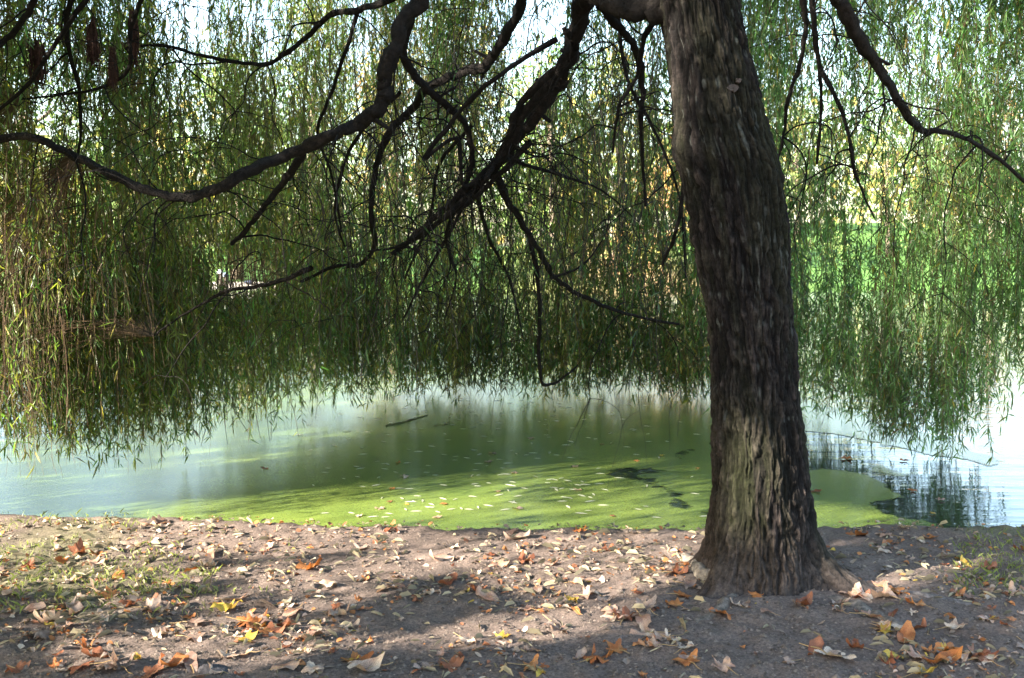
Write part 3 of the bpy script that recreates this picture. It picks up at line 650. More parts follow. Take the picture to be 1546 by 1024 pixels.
# ---- build the branches with their foliage
def leaf_mesh(mb, B, D, l, C, hexa):
    n_ = len(B)
    S = np.cross(D, rng.normal(0, 1, (n_, 3))); S /= np.linalg.norm(S, axis=1)[:, None] + 1e-9; Nn = np.cross(S, D)
    w_ = l * rng.uniform(.10, .155, n_)
    bend = (rng.normal(0, .10, n_) * l)[:, None] * Nn + (l * .08)[:, None] * np.array([0, 0, -1.0])
    l_, w_ = l[:, None], w_[:, None]
    if hexa:
        X = [B, B + D * l_ * .28 + S * w_ * .46 + Nn * w_ * .18, B + D * l_ * .62 + S * w_ * .38 + Nn * w_ * .14 + bend * .45, B + D * l_ + bend,
             B + D * l_ * .62 - S * w_ * .38 + Nn * w_ * .14 + bend * .45, B + D * l_ * .28 - S * w_ * .46 + Nn * w_ * .18]
        V = np.stack(X, 1).reshape(-1, 3); o = 6 * np.arange(n_)[:, None]
        Fc = np.concatenate([o + np.array([[0, 1, 2, 3]]), o + np.array([[0, 3, 4, 5]])]); kq = 6
    else:
        X = [B, B + D * l_ * .38 + S * w_ * .5, B + D * l_ + bend, B + D * l_ * .38 - S * w_ * .5]
        V = np.stack(X, 1).reshape(-1, 3); Fc = 4 * np.arange(n_)[:, None] + np.array([[0, 1, 2, 3]]); kq = 4
    mb.add(V - ORG, Fc, np.repeat(C, kq, 0), 0)
for k in range(len(branches)):
    b_ob = br_mb[k].build('branch', M_branch, tree, smooth=True)
    mb = TW[k]
    if LV[k]:
        B, D, l, C = [np.concatenate([x[q] for x in LV[k]]) for q in range(4)]
        near = pix(B)[2] < 7.6
        for f, hx in ((near, True), (~near, False)):
            if f.any(): leaf_mesh(mb, B[f], D[f], l[f], C[f], hx)
    if mb.n:
        mb.build('leafy_twigs', [M_leaf, M_twig], b_ob)

# dead leaf bundles caught in the top left branches: dark hanging clumps
for (u_, v_, wd, hg) in ((140, 60, 15, 46), (202, 60, 15, 60), (170, 95, 10, 30), (55, 92, 24, 50)):
    mb = MB(); c = at(u_, v_, 5.7); s = 5.7 / F
    for _ in range(60):
        x = c[0] + rng.normal(0, wd * s * .22); y = c[1] + rng.normal(0, wd * s * .22); z = c[2] + rng.uniform(-.2, 1) * hg * s * .8
        P = np.array([[x, y, z], [x + rng.normal(0, .01), y, z - .07], [x - .005 + rng.normal(0, .015), y, z - .15]]); tube(mb, P - ORG, [.004, .005, .001], 4, np.array([.05, .025, .018]) * rng.uniform(.5, 1.3), cap=False)
    mb.build('dead_twig_bundle', M_branch, tree)

# ------------------------------------------------------------------ fallen leaves
def leaf_outline(kind):
    if kind == 'maple':
        tips = [(-2.2, .70), (-1.08, .98), (0, 1.12), (1.08, .98), (2.2, .70)]; out = []
        for k_, (a, r) in enumerate(tips):
            for da, f in ((-.40, .60), (-.31, .74), (-.22, .70), (-.13, .90), (0, 1.0), (.13, .90), (.22, .70), (.31, .74), (.40, .60)): out.append((a + da, r * f * (1 + rng.normal(0, .04))))
            if k_ < 4: out.append(((a + tips[k_ + 1][0]) / 2, .47 + .06 * rng.random()))
        out.append((2.85, .34)); out.append((math.pi, .12)); out.append((-2.85, .34))
        a, r = np.array(out).T; return np.stack([np.sin(a) * r, np.cos(a) * r], -1)
    t = np.linspace(0, 2 * math.pi, 18)[:-1]           # plain oval leaf
    return np.stack([(.40 * np.sin(t) * (1 + .25 * np.cos(t)) + .05 * np.cos(t)) * (1 + .12 * rng.normal(0, 1, len(t)).clip(-1, 1)), .95 * np.cos(t)], -1)
def leaf_proto(kind, curl, fold, wave):
    o = leaf_outline(kind); k_ = len(o); rings = (.0, .35, .7, 1.0)
    V = [np.zeros((1, 2))] + [o * f for f in rings[1:]]; V2 = np.concatenate(V)
    x, y = V2.T; r = np.hypot(x, y)
    z = curl * r ** 2 * .45 + fold * np.abs(x) * .8 + wave * (noise(x * 2.2 + rng.uniform(0, 99), y * 2.2) - .5) * r * 1.2
    x = x * (1 - .28 * min(1, abs(fold)))
    V3 = np.stack([x, y, z], -1); V3[:, 2] -= np.percentile(z, 12)
    tri = [[0, 1 + q, 1 + (q + 1) % k_] for q in range(k_)]
    quad = [[1 + r_ * k_ + q, 1 + (r_ + 1) * k_ + q, 1 + (r_ + 1) * k_ + (q + 1) % k_, 1 + r_ * k_ + (q + 1) % k_] for r_ in range(2) for q in range(k_)]
    return V3, tri, quad, V2
PROT = []
for q in range(24):
    kd = 'maple' if q % 4 else 'oval'
    PROT.append(leaf_proto(kd, rng.uniform(-.5, .6), rng.uniform(-.2, .45), rng.uniform(.5, 1.15)))
for q in range(4): PROT.append(leaf_proto('maple', rng.uniform(.1, .4), rng.uniform(-.05, .2), .55))
COLS = {'pale cream': (.46, .37, .29), 'grey-brown': (.25, .19, .155), 'orange': (.36, .15, .05), 'rust-brown': (.21, .085, .045), 'yellow': (.46, .33, .06), 'pinkish tan': (.40, .27, .20)}
MESHES = {}
def leaf_data(p_i, cname):
    if (p_i, cname) not in MESHES:
        V3, tri, quad, V2 = PROT[p_i]; mb = MB(); base = np.array(COLS[cname]); x, y = V2.T
        vein = np.clip(1 - np.abs(x) / .05, 0, 1) * .25
        bl = np.clip((fbm(x * 2.1 + p_i * 3, y * 2.1, 5.0, 3) - .45) * 5, 0, 1)[:, None]
        C = base * (.75 + .5 * noise(x * 3 + p_i, y * 3, 1.0) + vein)[:, None] * (1 - .5 * bl * np.array([.6, .9, 1.0]))
        mb.add(V3, tri, C); mb.n = 0; mb.f.append((np.array(quad), 0))
        o = mb.build('fallen_leaf', M_dry, smooth=True)
        s = MB(); P = spline(np.array([[0, -.05, V3[0, 2]], [.03, -.45, .10], [.0, -.95, .03], [.06, -1.35, .04]]), 9); tube(s, P, np.linspace(.028, .02, 9), 5, np.array([.36, .24, .11]) * .9)
        st = s.build('stem', M_dry, o); sm_ = st.data
        bpy.data.objects.remove(st); me = o.data; bpy.data.objects.remove(o)
        MESHES[(p_i, cname)] = (me, sm_)
    return MESHES[(p_i, cname)]
def put_leaf(name, u, v, px, cname, p_i, rz, label, cat, group=None, stem=True, z=None, tilt=.16, dz=0.0):
    P = on_plane(u, v, 0.0 if z is None else z); x, y = float(P[0]), float(P[1])
    me, sm_ = leaf_data(p_i, cname)
    o = bpy.data.objects.new(name, me); COL.objects.link(o)
    s = px / F * y * .5 / .95
    zz_ = (float(gh(np.array(x), np.array(y))) + .006 if z is None else z + .003) + dz
    o.location = (x, y, zz_); o.scale = (s, s, s * (1 if z is None else .5)); o.rotation_euler = (rng.normal(0, tilt), rng.normal(0, tilt), rz)
    tag(o, label, cat, group)
    if stem:
        c = bpy.data.objects.new('stem', sm_); COL.objects.link(c); c.parent = o
    return o
MAPLE = [q for q in range(24) if q % 4]; OVAL = [q for q in range(24) if q % 4 == 0]
HERO = [ # u, v, width px, colour, stem direction (rad), label
 (1252, 996, 74, 'pale cream', 3.9 , 'large pale cream maple leaf with long stem, on bare soil in front of the trunk'),
 (1296, 984, 36, 'rust-brown', 1.2, 'small rust-brown leaf touching the large cream maple leaf'),
 (1092, 938, 44, 'orange', 2.4, 'curled orange-brown leaf resting on the left root of the willow'),
 (976, 926, 56, 'grey-brown', .3, 'broad grey-brown star-shaped maple leaf left of the left root'),
 (370, 966, 44, 'yellow', -2.6, 'bright yellow leaf with its stem towards the viewer, in the lower left'),
 (396, 955, 36, 'orange', -1.0, 'amber leaf just behind the bright yellow leaf in the lower left'),
 (934, 984, 48, 'orange', 1.0, 'orange leaf with yellow patch and long stem, below the grey star-shaped leaf'),
 (1040, 1006, 52, 'orange', .4, 'large glossy orange-brown leaf at the lower edge below the left root'),
 (1008, 968, 44, 'pale cream', 2.0, 'curled pale maple leaf at the tip of the left root'),
 (1034, 986, 42, 'pale cream', -.8, 'pale star-shaped leaf lying over the large orange-brown leaf'),
 (1334, 960, 32, 'yellow', -2.2, 'small yellow leaf beside the end of the right root'),
 (1388, 920, 38, 'orange', .9, 'orange-brown leaf standing up right of the right root'),
 (1388, 1000, 50, 'pinkish tan', 1.4, 'pinkish tan curled leaf second from the right edge at the bottom'),
 (1436, 1000, 48, 'orange', 1.5, 'flat orange oval leaf near the lower right corner'),
 (1486, 1002, 52, 'pale cream', .4, 'pale upright maple leaf in the lower right corner'),
 (1344, 1006, 36, 'rust-brown', -.5, 'dark brown curled leaf between the cream maple leaf and the pinkish tan one'),
 (920, 942, 30, 'pale cream', 1.2, 'small cream oval leaf on dark soil left of the grey star-shaped leaf'),
 (352, 905, 50, 'pinkish tan', -.7, 'large pinkish tan leaf behind the bright yellow leaf'),
 (1127, 923, 30, 'grey-brown', 2.7, 'grey leaf leaning against the hollow at the foot of the trunk'),
 (1160, 938, 28, 'grey-brown', 1.0, 'small grey-brown leaf on the bare soil between the two roots'),
 (1492, 938, 36, 'yellow', .2, 'pale yellow leaf at the right edge behind the lower right corner'),
 (552, 970, 34, 'orange', .5, 'small bright orange leaf alone on the shaded soil'),
 (648, 1006, 40, 'grey-brown', 1.7, 'pale grey leaf near the bottom edge, middle of the picture'),
 (540, 998, 60, 'orange', .3, 'orange-brown leaf with a long thin stem at the bottom edge'),
 (208, 876, 24, 'pale cream', .2, 'small white leaf standing up in the grassy soil at left'),
 (1020, 920, 36, 'orange', .8, 'orange leaf between the star-shaped leaf and the trunk'),
 (1458, 846, 30, 'yellow', .3, 'yellow leaf on the sunlit soil near the right edge'),
 (1340, 806, 34, 'pinkish tan', 1.0, 'tan leaf standing at the water edge right of the trunk'),
 (1338, 818, 30, 'orange', -.6, 'orange leaf in front of the tan one by the water right of the trunk'),
 (870, 930, 26, 'orange', .4, 'small orange leaf with a dark stem left of the cream oval leaf'),
]
for (u_, v_, px, cn, rz, lb) in HERO:
    pi_ = 24 + int(rng.integers(4)) if px > 45 and 'oval' not in lb else int(rng.choice(MAPLE)) if ('oval' not in lb and px > 30) else int(rng.choice(OVAL))
    put_leaf('fallen_leaf', u_, v_, px, cn, pi_, rz, lb, 'fallen leaf', 'fallen leaves on the soil')
def zone(u, v):
    a = 'near the water' if v < 826 else ('on mid soil' if v < 905 else 'on front soil')
    b = 'left of the yellow leaf' if u < 370 else ('between yellow leaf and trunk' if u < 1075 else 'right of the trunk')
    return a + ' ' + b
names = list(COLS); pr = np.array([.17, .22, .18, .22, .05, .18]); cnt = 0; tries = 0
while cnt < 268 and tries < 9000:
    tries += 1
    v = 786 + 238 * rng.random() ** .8; u = rng.uniform(-20, 1566)
    dens = .55
    if 700 < u < 1075 and 825 < v < 905: dens = 1.0
    if u < 640: dens = .75
    if 1040 < u < 1260 and v > 770: dens = .08
    if 1060 < u < 1300 and v > 940: dens = .06
    if 620 < u < 900 and v > 930: dens = .35
    x, y = gp(u, v)
    if rng.random() > dens or y > shore(x) - .1 or (x - TX) ** 2 + (y - TY) ** 2 < .09: continue
    cn = str(rng.choice(names, p=pr / pr.sum())); px = (.045 + .12 * rng.random() ** 1.4) * F / y
    if u > 1400 and v > 890: px *= 1.1
    kd = 'maple' if rng.random() < .65 else 'oval'
    big = 'large' if px * y / F > .095 else 'small'
    lb = f"{big} {cn} {'lobed' if kd == 'maple' else 'oval'} leaf {zone(u, v)}"
    put_leaf('fallen_leaf', u, v, px, cn, int(rng.choice(MAPLE if kd == 'maple' else OVAL)), rng.uniform(0, 6.28), lb, 'fallen leaf', f"{big} {cn} {'lobed' if kd == 'maple' else 'oval'} leaves {zone(u, v)}", stem=v > 860, tilt=.15)
    cnt += 1

# litter: crumbs, torn leaf bits and willow slivers nobody could count
mb = MB()
n_ = 21000; u = rng.uniform(-350, 1950, n_); v = 784 + 300 * rng.random(n_) ** 1.1
P = on_plane(u, v, 0.0)
keep = (P[:, 1] < shore(P[:, 0]) - .04) & ((P[:, 0] - TX) ** 2 + (P[:, 1] - TY) ** 2 > .07)
dn = fbm(P[:, 0] * 2.3, P[:, 1] * 2.3, 4.2, 3) + .22 * ((u > 700) & (u < 1080) & (v > 830) & (v < 900)) - .25 * ((u > 1040) & (u < 1320) & (v > 930)) + .06 * (u < 600) - .10 * ((u > 500) & (u < 1000) & (v > 930))
keep &= rng.random(n_) < np.clip((dn - .40) * 4, .04, .85)
P = P[keep]; n_ = len(P); P[:, 2] = gh(P[:, 0], P[:, 1]) + .006
az = rng.uniform(0, 6.28, n_); D = np.stack([np.cos(az), np.sin(az), rng.normal(0, .25, n_)], -1)
S = np.stack([-np.sin(az), np.cos(az), rng.normal(0, .35, n_)], -1)
sl = rng.random(n_) < .25
l = np.where(sl, rng.uniform(.025, .075, n_), .008 + .030 * rng.random(n_) ** 2)[:, None]; wd = np.where(sl[:, None], l * .09, l * rng.uniform(.4, 1.0, (n_, 1)))
pal = np.array([(.40, .32, .25), (.27, .20, .15), (.34, .14, .05), (.20, .085, .045), (.38, .28, .06), (.33, .24, .19), (.13, .10, .08)])
C = pal[rng.choice(7, n_, p=[.10, .18, .17, .17, .03, .12, .23])] * rng.uniform(.6, 1.3, (n_, 1))
C = np.where(sl[:, None], np.array([.28, .24, .16]) * rng.uniform(.3, 1.25, (n_, 1)), C)
Nn = np.array([0, 0, 1.0]) * (l * rng.uniform(0, .35, (n_, 1)))
X = [P - D * l * .5, P - D * l * .15 + S * wd * .5 + Nn, P + D * l * .25 + S * wd * .36 + Nn, P + D * l * .5, P + D * l * .2 - S * wd * .5 + Nn * .5, P - D * l * .2 - S * wd * .4 + Nn]
V = np.stack(X, 1).reshape(-1, 3); o = 6 * np.arange(n_)[:, None]
mb.add(V, np.concatenate([o + np.array([[0, 1, 2, 3]]), o + np.array([[0, 3, 4, 5]])]), np.repeat(C, 6, 0))
tag(mb.build('leaf_litter', M_litter), 'crumbled bits of dead leaves and willow slivers strewn over the brown soil', 'leaf litter', kind='stuff')
# soil clods
mb = MB(); n_ = 17000; u = rng.uniform(-300, 1900, n_); v = 790 + 260 * rng.random(n_); P = on_plane(u, v, 0.0); P = P[P[:, 1] < shore(P[:, 0]) - .03]; n_ = len(P)
P[:, 2] = gh(P[:, 0], P[:, 1]); s = rng.lognormal(-5.1, .42, n_)[:, None]
oc = np.array([[1, 0, 0], [0, 1, 0], [-1, 0, 0], [0, -1, 0], [0, 0, .8], [0, 0, -.5]]); V = P[:, None] + (oc[None] * rng.uniform(.6, 1.25, (n_, 6, 1)) + rng.normal(0, .15, (n_, 6, 3))) * s[:, None]
fo = np.array([[0, 1, 4], [1, 2, 4], [2, 3, 4], [3, 0, 4]]); mb.add(V, (6 * np.arange(n_)[:, None, None] + fo[None]).reshape(-1, 3), np.repeat(np.array([.155, .123, .102]) * rng.uniform(.55, 1.4, (n_, 1)), 6, 0))
tag(mb.build('soil_crumbs', M_soil, smooth=True), 'small crumbs and clods of brown soil', 'soil', kind='stuff')
# short grass at left and at the right edge
def grass(name, areas, cnt, label):
    mb = MB()
    for (u0, u1, v0, v1, f) in areas:
        n_ = int(cnt * f); u = rng.uniform(u0, u1, n_); v = rng.uniform(v0, v1, n_); P = on_plane(u, v, 0.0)
        k_ = (P[:, 1] < shore(P[:, 0]) - .02) & (rng.random(n_) < np.clip((fbm(P[:, 0] * 2.6, P[:, 1] * 2.6, 6.6, 3) - .42) * 6, 0.02, 1)); P = P[k_]; n_ = len(P)
        P[:, 2] = gh(P[:, 0], P[:, 1]); h = rng.uniform(.010, .038, (n_, 1)); az = rng.uniform(0, 6.28, n_); S = np.stack([np.cos(az), np.sin(az), 0 * az], -1); ln = rng.normal(0, .6, (n_, 3)); ln[:, 2] = 0
        V = np.stack([P - S * .0022, P + S * .0022, P + S * .0016 + h * np.array([0, 0, .6]) + ln * h * .3, P + h * np.array([0, 0, 1.0]) + ln * h], 1).reshape(-1, 3)
        mb.add(V, 4 * np.arange(n_)[:, None] + np.array([[0, 1, 2, 3]]), np.repeat(np.array([.15, .17, .05]) * rng.uniform(.5, 1.4, (n_, 1)), 4, 0))
    tag(mb.build(name, M_grass), label, 'grass', kind='stuff')
grass('grass', [(-120, 330, 775, 930, .32), (200, 460, 800, 900, .12), (1440, 1660, 788, 900, .2)], 7000, 'sparse short grass on the soil near the water')
# a dark stone at the bottom edge
def stone(u, v, px, col, label):
    P = on_plane(u, v, 0.0); t = np.linspace(0, 2 * math.pi, 17)[:-1]; ph = np.linspace(-.4, math.pi / 2, 7); s = px / F * P[1] * .5
    V = np.array([[math.cos(a) * math.cos(b), .75 * math.sin(a) * math.cos(b), .42 * math.sin(b)] for b in ph for a in t]); V *= (.8 + .4 * noise(V[:, 0] * 1.7 + u, V[:, 1] * 1.7, V[:, 2] * 2))[:, None]
    Fc = [[r_ * 16 + q, r_ * 16 + (q + 1) % 16, (r_ + 1) * 16 + (q + 1) % 16, (r_ + 1) * 16 + q] for r_ in range(6) for q in range(16)]
    mb = MB(); mb.add(V * s, Fc, col); o = mb.build('stone', M_soil, smooth=True); o.location = (float(P[0]), float(P[1]), float(gh(P[0], P[1]))); tag(o, label, 'stone')
stone(322, 1013, 50, (.075, .07, .075), 'dark grey stone half sunk in the soil at the bottom edge')

# ------------------------------------------------------------------ leaves and sticks floating on the duckweed
FLO = [(614, 720, 16, 'pale cream'), (866, 705, 14, 'pinkish tan'), (778, 714, 12, 'pinkish tan'), (800, 662, 14, 'grey-brown'), (737, 697, 16, 'grey-brown'), (746, 685, 14, 'grey-brown'),
       (873, 740, 14, 'pinkish tan'), (785, 768, 18, 'grey-brown'), (752, 742, 12, 'pinkish tan'), (659, 781, 16, 'pinkish tan'), (672, 761, 12, 'orange'), (586, 758, 12, 'rust-brown'), (590, 738, 12, 'orange'),
       (615, 762, 10, 'yellow'), (576, 768, 16, 'grey-brown'), (540, 780, 15, 'pale cream'), (962, 696, 10, 'orange'), (998, 688, 9, 'yellow'), (1052, 707, 9, 'orange'), (909, 671, 8, 'rust-brown'),
       (925, 780, 12, 'rust-brown'), (602, 699, 9, 'orange'), (1230, 742, 20, 'rust-brown'), (1275, 692, 22, 'orange'), (1368, 696, 15, 'orange'), (1380, 741, 18, 'orange'), (1408, 775, 12, 'yellow'), (1418, 755, 14, 'grey-brown'), (400, 708, 14, 'rust-brown'), (274, 588, 10, 'rust-brown')]
for (u_, v_, px, cn) in FLO:
    where = 'in the open water right of the trunk' if u_ > 1240 else ('on the film just right of the trunk' if u_ > 1200 else ('on the shaded duckweed' if v_ < 700 else 'on the sunlit duckweed') + (' left of the middle' if u_ < 690 else (' in the middle' if u_ < 850 else ' near the trunk')))
    put_leaf('floating_leaf', u_, v_, px * 1.15, cn, int(rng.choice(MAPLE)), rng.uniform(0, 6.28), f'small {cn} leaf floating {where}', 'floating leaf', 'autumn leaves floating on the pond', stem=False, z=WATER + .006, tilt=.05)
mb = MB(); mb.add(np.array([[0, -.5, 0], [.09, -.1, .03], [.07, .25, .03], [0, .5, 0], [-.07, .25, .0], [-.09, -.1, .0]]), [[0, 1, 2, 3], [0, 3, 4, 5]], (.36, .37, .29)); ob = mb.build('floating_willow_leaf', M_dry); me_f = ob.data; bpy.data.objects.remove(ob)
cnt = 0
while cnt < 230:
    u_ = rng.normal(740, 190); v_ = 592 + 190 * rng.random() ** 1.25
    if not (420 < u_ < 1075): continue
    P = on_plane(u_, v_, WATER + .008); a, b = int((P[1] - 6.0) / .03), int((P[0] + 7) / .03)
    if 0 <= a < cover.shape[0] and 0 <= b < cover.shape[1] and cover[a, b] < .8: continue
    o = bpy.data.objects.new('floating_willow_leaf', me_f); COL.objects.link(o); o.location = P; s = rng.uniform(.05, .095); o.scale = (s, s, s); o.rotation_euler = (0, 0, rng.normal(1.4, .8))
    sun_ = v_ > 735 - .1 * (u_ - 500)
    lb = 'thin pale willow leaf floating on the %s duckweed' % ('sunlit' if sun_ else 'shaded'); tag(o, lb, 'floating leaf', 'willow leaves floating on the %s duckweed' % ('sunlit' if sun_ else 'shaded')); cnt += 1
def stick(pts, r, label):
    P = spline(np.array([on_plane(u, v, WATER + .006) for u, v in pts]), 24); mb = MB(); c0 = P[0].copy(); tube(mb, P - c0, np.linspace(r, r * .4, 24), 7, (.085, .085, .04), rough=.3)
    q = P[12] - c0; tube(mb, np.array([q, q + [.05, .04, .02], q + [.10, .10, .01]]), [r * .5, r * .4, r * .2], 5, (.06, .045, .03)); o = mb.build('floating_stick', M_wood, smooth=True); o.location = c0; tag(o, label, 'stick')
stick([(583, 643), (600, 640), (622, 634), (645, 627)], .014, 'dark stick floating in the shaded duckweed left of the middle')
stick([(655, 643), (668, 642), (678, 640)], .007, 'short dark twig floating right of the longer stick')
stick([(1030, 566 + 90), (1240, 640), (1246, 618)], .008, 'thin dark twig sticking out of the water behind the trunk') if False else None

# ------------------------------------------------------------------ the far bank: trees, bushes, posts, a bird
def far_tree(u, ydist, hgt, wid, cols, trunk_h, label, name='park_tree', cnt=2600, group='trees on the far bank', base_z=None, leaf=.22):
    x = (u - 773) / F * ydist; t0 = ydist - far_y(x); z0 = float(far_h(np.array(x), np.array(t0))) if base_z is None else base_z
    e = empty(name, (x, ydist, z0), label, 'bush' if name == 'bush' else 'tree', group)
    mb = MB(); n_ = 14; t = np.linspace(0, 1, n_); lean = rng.normal(0, .3, 2)
    top = np.array([lean[0], lean[1], hgt * .8]); P = top[None] * t[:, None] + np.stack([.12 * np.sin(t * 5 + u), .1 * np.cos(t * 4), 0 * t], -1) * (hgt / 8); r0 = .022 * hgt + .05
    if name != 'bush':
        tube(mb, P, r0 * (1 - .8 * t) + .12 * r0 * np.exp(-t * 25), 10, np.array([.16, .125, .095]) * (.7 + .6 * rng.random((n_ * 10, 1))), rough=.15)
    blobs = []
    nb = 26 if name != 'bush' else 14
    for q in range(nb):
        a = rng.uniform(0, 6.28); rr_ = wid * .5 * math.sqrt(rng.random()) * .85; zc = trunk_h + (hgt - trunk_h) * rng.random() ** .85
        prof = math.sin(math.pi * min(.96, max(.12, (zc - trunk_h) / (hgt - trunk_h) * .85 + .12))); c = np.array([rr_ * math.cos(a) * prof, rr_ * math.sin(a) * prof, zc]); blobs.append((c, wid * rng.uniform(.10, .2)))
        if name != 'bush' and q < 12:
            s_ = P[int((.35 + .5 * rng.random()) * (n_ - 1))]; tube(mb, spline(np.array([s_, (s_ + c) / 2 + [0, 0, -.2], c]), 7), np.linspace(r0 * .35, .02, 7), 5, (.12, .095, .075))
    if mb.n: mb.build('trunk', M_branch, e, smooth=True)
    mb = MB(); per = cnt // nb
    for (c, s_) in blobs:
        d = rng.normal(0, 1, (per, 3)); d /= np.linalg.norm(d, axis=1)[:, None]; B = c + d * (s_ * rng.random((per, 1)) ** .4) * [1.15, 1.15, .85]
        D = rng.normal(0, 1, (per, 3)); D[:, 2] -= .4; D /= np.linalg.norm(D, axis=1)[:, None]; S = np.cross(D, rng.normal(0, 1, (per, 3))); S /= np.linalg.norm(S, axis=1)[:, None]
        l = leaf * rng.uniform(.6, 1.3, (per, 1)); V = np.stack([B, B + D * l * .45 + S * l * .3, B + D * l, B + D * l * .45 - S * l * .3], 1).reshape(-1, 3)
        C = np.array(cols[rng.integers(len(cols))]) * rng.uniform(.65, 1.35, (per, 1)); mb.add(V, 4 * np.arange(per)[:, None] + np.array([[0, 1, 2, 3]]), np.repeat(C, 4, 0))
    mb.build('crown', M_far, e)
G1, G2, G3, Y1, Y2, O1, LG = (.07, .13, .035), (.11, .18, .045), (.05, .10, .035), (.40, .31, .10), (.30, .28, .09), (.38, .21, .10), (.20, .27, .09)
far_tree(358, 46.5, 9.5, 6.0, [G2, LG, G1], 4.0, 'far tree with a pale straight trunk above green bushes, left', cnt=2600)
far_tree(60, 50, 11, 9, [G1, G2, LG], 2.5, 'broad green tree at the far left of the opposite bank')
far_tree(215, 56, 13, 8, [G2, Y2, LG], 3, 'yellow-green tree behind the pond, left of the pale trunk')
far_tree(-120, 54, 12, 10, [G1, G2], 2, 'dark green tree at the left edge of the opposite bank')
far_tree(480, 58, 14, 9, [LG, Y2, G2], 3, 'tall light green tree right of the pale trunk')
far_tree(600, 54, 11, 7, [Y1, O1, Y2], 2.5, 'orange and yellow autumn tree across the pond')
far_tree(700, 62, 15, 9, [G2, Y1, Y2], 3, 'tall yellowing tree behind the orange one')
far_tree(830, 56, 12, 8, [G1, G2, LG], 2.5, 'green tree across the pond behind the hanging twigs in the middle')
far_tree(930, 60, 12, 8, [Y1, Y2, LG], 3, 'golden tree across the pond left of the trunk')
far_tree(1050, 55, 8, 7, [Y1, O1, (.45, .32, .16)], 1.5, 'peach and gold tree across the pond beside the trunk')
far_tree(1200, 66, 9, 8, [LG, Y2], 3, 'pale green tree across the pond right of the trunk')
far_tree(1340, 62, 8, 8, [G2, LG, Y2], 2.5, 'low green tree across the pond on the right')
far_tree(1500, 76, 10, 10, [G1, Y1, O1], 3, 'mixed green and orange tree on the rising lawn at right')
far_tree(1680, 64, 10, 9, [G1, G2], 3, 'green tree beyond the right edge of the lawn')
for q, (u_, yd, h_, w_, cs_, lb) in enumerate([(330, 44.5, 1.3, 4, [(.07, .17, .05), LG], 'low green bush at the foot of the pale trunk'), (420, 45.5, 1.6, 4, [(.07, .15, .05), G1], 'green bush right of the pale trunk'),
        (240, 47, 2.4, 5, [G1, G3], 'dark bush left of the pale trunk'), (120, 46, 2.2, 6, [G2, G1], 'wide green bush at the water on the far left'), (560, 48, 2.6, 6, [G2, Y2], 'yellow-green bush under the orange tree'),
        (680, 48, 2.2, 5, [G3, G1], 'dark bush across the pond in the middle'), (800, 50, 2.6, 6, [G2, LG], 'light bush across the pond in the middle'), (960, 50, 2.0, 5, [Y2, O1], 'russet bush across the pond left of the trunk'),
        (1260, 55, 2.2, 6, [G1, LG], 'green bush across the pond right of the trunk'), (1420, 56, 1.8, 6, [G2], 'round green bush on the lawn at right')]):
    far_tree(u_, yd, h_, w_, cs_, .15, lb, 'bush', 1500, 'bushes on the far bank', leaf=.16)
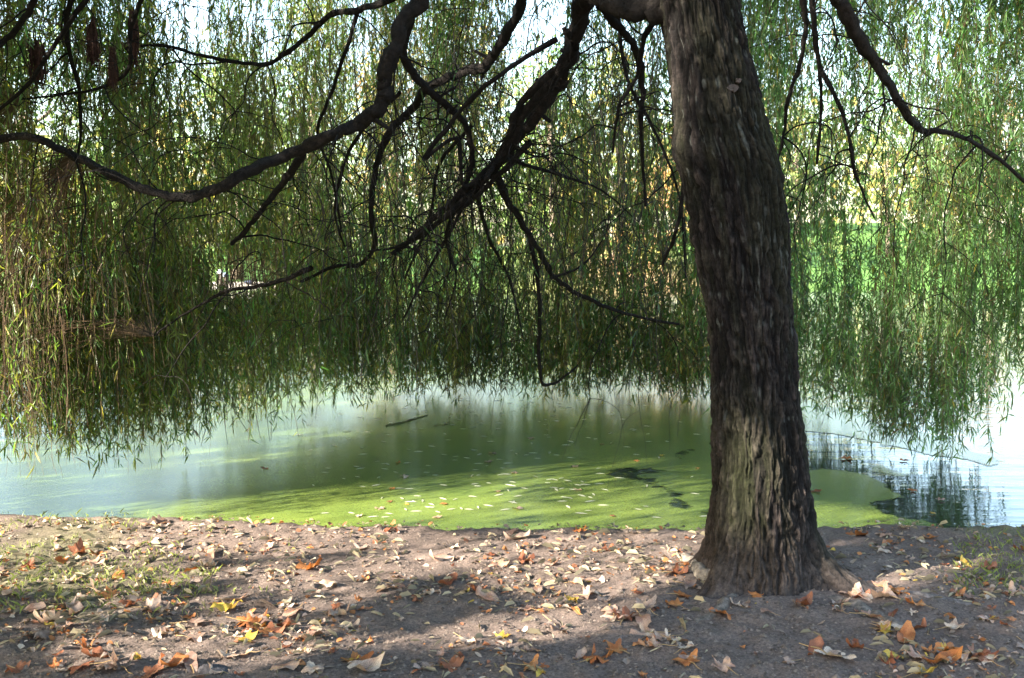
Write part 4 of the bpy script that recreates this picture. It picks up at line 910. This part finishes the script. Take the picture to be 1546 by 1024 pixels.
# a far wood closing the view beyond the park
mb = MB()
for q in range(120):
    x = rng.uniform(-95, 95); hh = rng.uniform(8, 15) * (1 - .45 * np.clip((x - 18) / 30, 0, 1)); yd = rng.uniform(84, 112); per = 170
    c = np.array([x, yd, far_h(np.array(x), np.array(yd - BANK)) + .5]); d = rng.normal(0, 1, (per, 3)) * [2.4, 2.0, hh * .24] + [0, 0, hh * .45]; B = c + d
    D = rng.normal(0, 1, (per, 3)); D /= np.linalg.norm(D, axis=1)[:, None]; S = np.cross(D, rng.normal(0, 1, (per, 3))); S /= np.linalg.norm(S, axis=1)[:, None]; l = rng.uniform(.5, 1.2, (per, 1))
    V = np.stack([B, B + D * l * .45 + S * l * .35, B + D * l, B + D * l * .45 - S * l * .35], 1).reshape(-1, 3)
    C = np.array([G1, G2, Y2, LG, Y1, G3][rng.integers(6)]) * rng.uniform(.6, 1.4, (per, 1)); mb.add(V, 4 * np.arange(per)[:, None] + np.array([[0, 1, 2, 3]]), np.repeat(C, 4, 0))
tag(mb.build('far_wood', M_far), 'hazy autumn wood closing the park beyond the far bank', 'wood', kind='stuff')
# two mooring posts in the water by the far bank
def post(u, yd, h, label, capcol):
    x = (u - 773) / F * yd; mb = MB(); n_ = 8; z = np.linspace(-.5, h, n_); tube(mb, np.stack([.02 * np.sin(z * 3), 0 * z, z], -1), np.linspace(.10, .085, n_), 10, (.10, .085, .07), rough=.12)
    e = mb.build('wooden_post', M_wood, smooth=True); e.location = (x, yd, WATER); tag(e, label, 'post', 'posts by the far bank')
    c = MB(); tube(c, np.array([[0, 0, h - .02], [0, 0, h + .06], [0, 0, h + .13]]), [.11, .115, .05], 10, capcol); c.build('post_cap', M_wood, e, smooth=True)
yb = far_y((335 - 773) / F * 40) - 1.0
post(333, yb, .75, 'dark wooden post with a white top standing in the water by the far bank', (.75, .75, .72))
post(341, yb + .3, .62, 'shorter grey-blue topped post beside the white-topped one by the far bank', (.22, .28, .36))
# resting bird on the pale bank
def bird(u, yd, label):
    x = (u - 773) / F * yd; z0 = float(far_h(np.array(x), np.array(yd - far_y(x))))
    prof = [(-.20, .012, .13), (-.15, .05, .12), (-.05, .09, .11), (.05, .095, .115), (.12, .07, .14), (.15, .045, .19), (.165, .045, .235), (.195, .042, .25), (.22, .02, .245), (.255, .010, .235)]
    mb = MB(); tube(mb, spline(np.array([[a, 0, c] for a, b, c in prof]), 30), np.interp(np.linspace(0, 1, 30), np.linspace(0, 1, len(prof)), [b for a, b, c in prof]), 12, (.05, .06, .09))
    o = mb.build('duck', M_wood, smooth=True); o.location = (x, yd, z0 - .02); tag(o, label, 'bird')
bird(376, far_y((376 - 773) / F * 43) + 1.0, 'small dark bluish duck resting on the pale edge of the far bank')
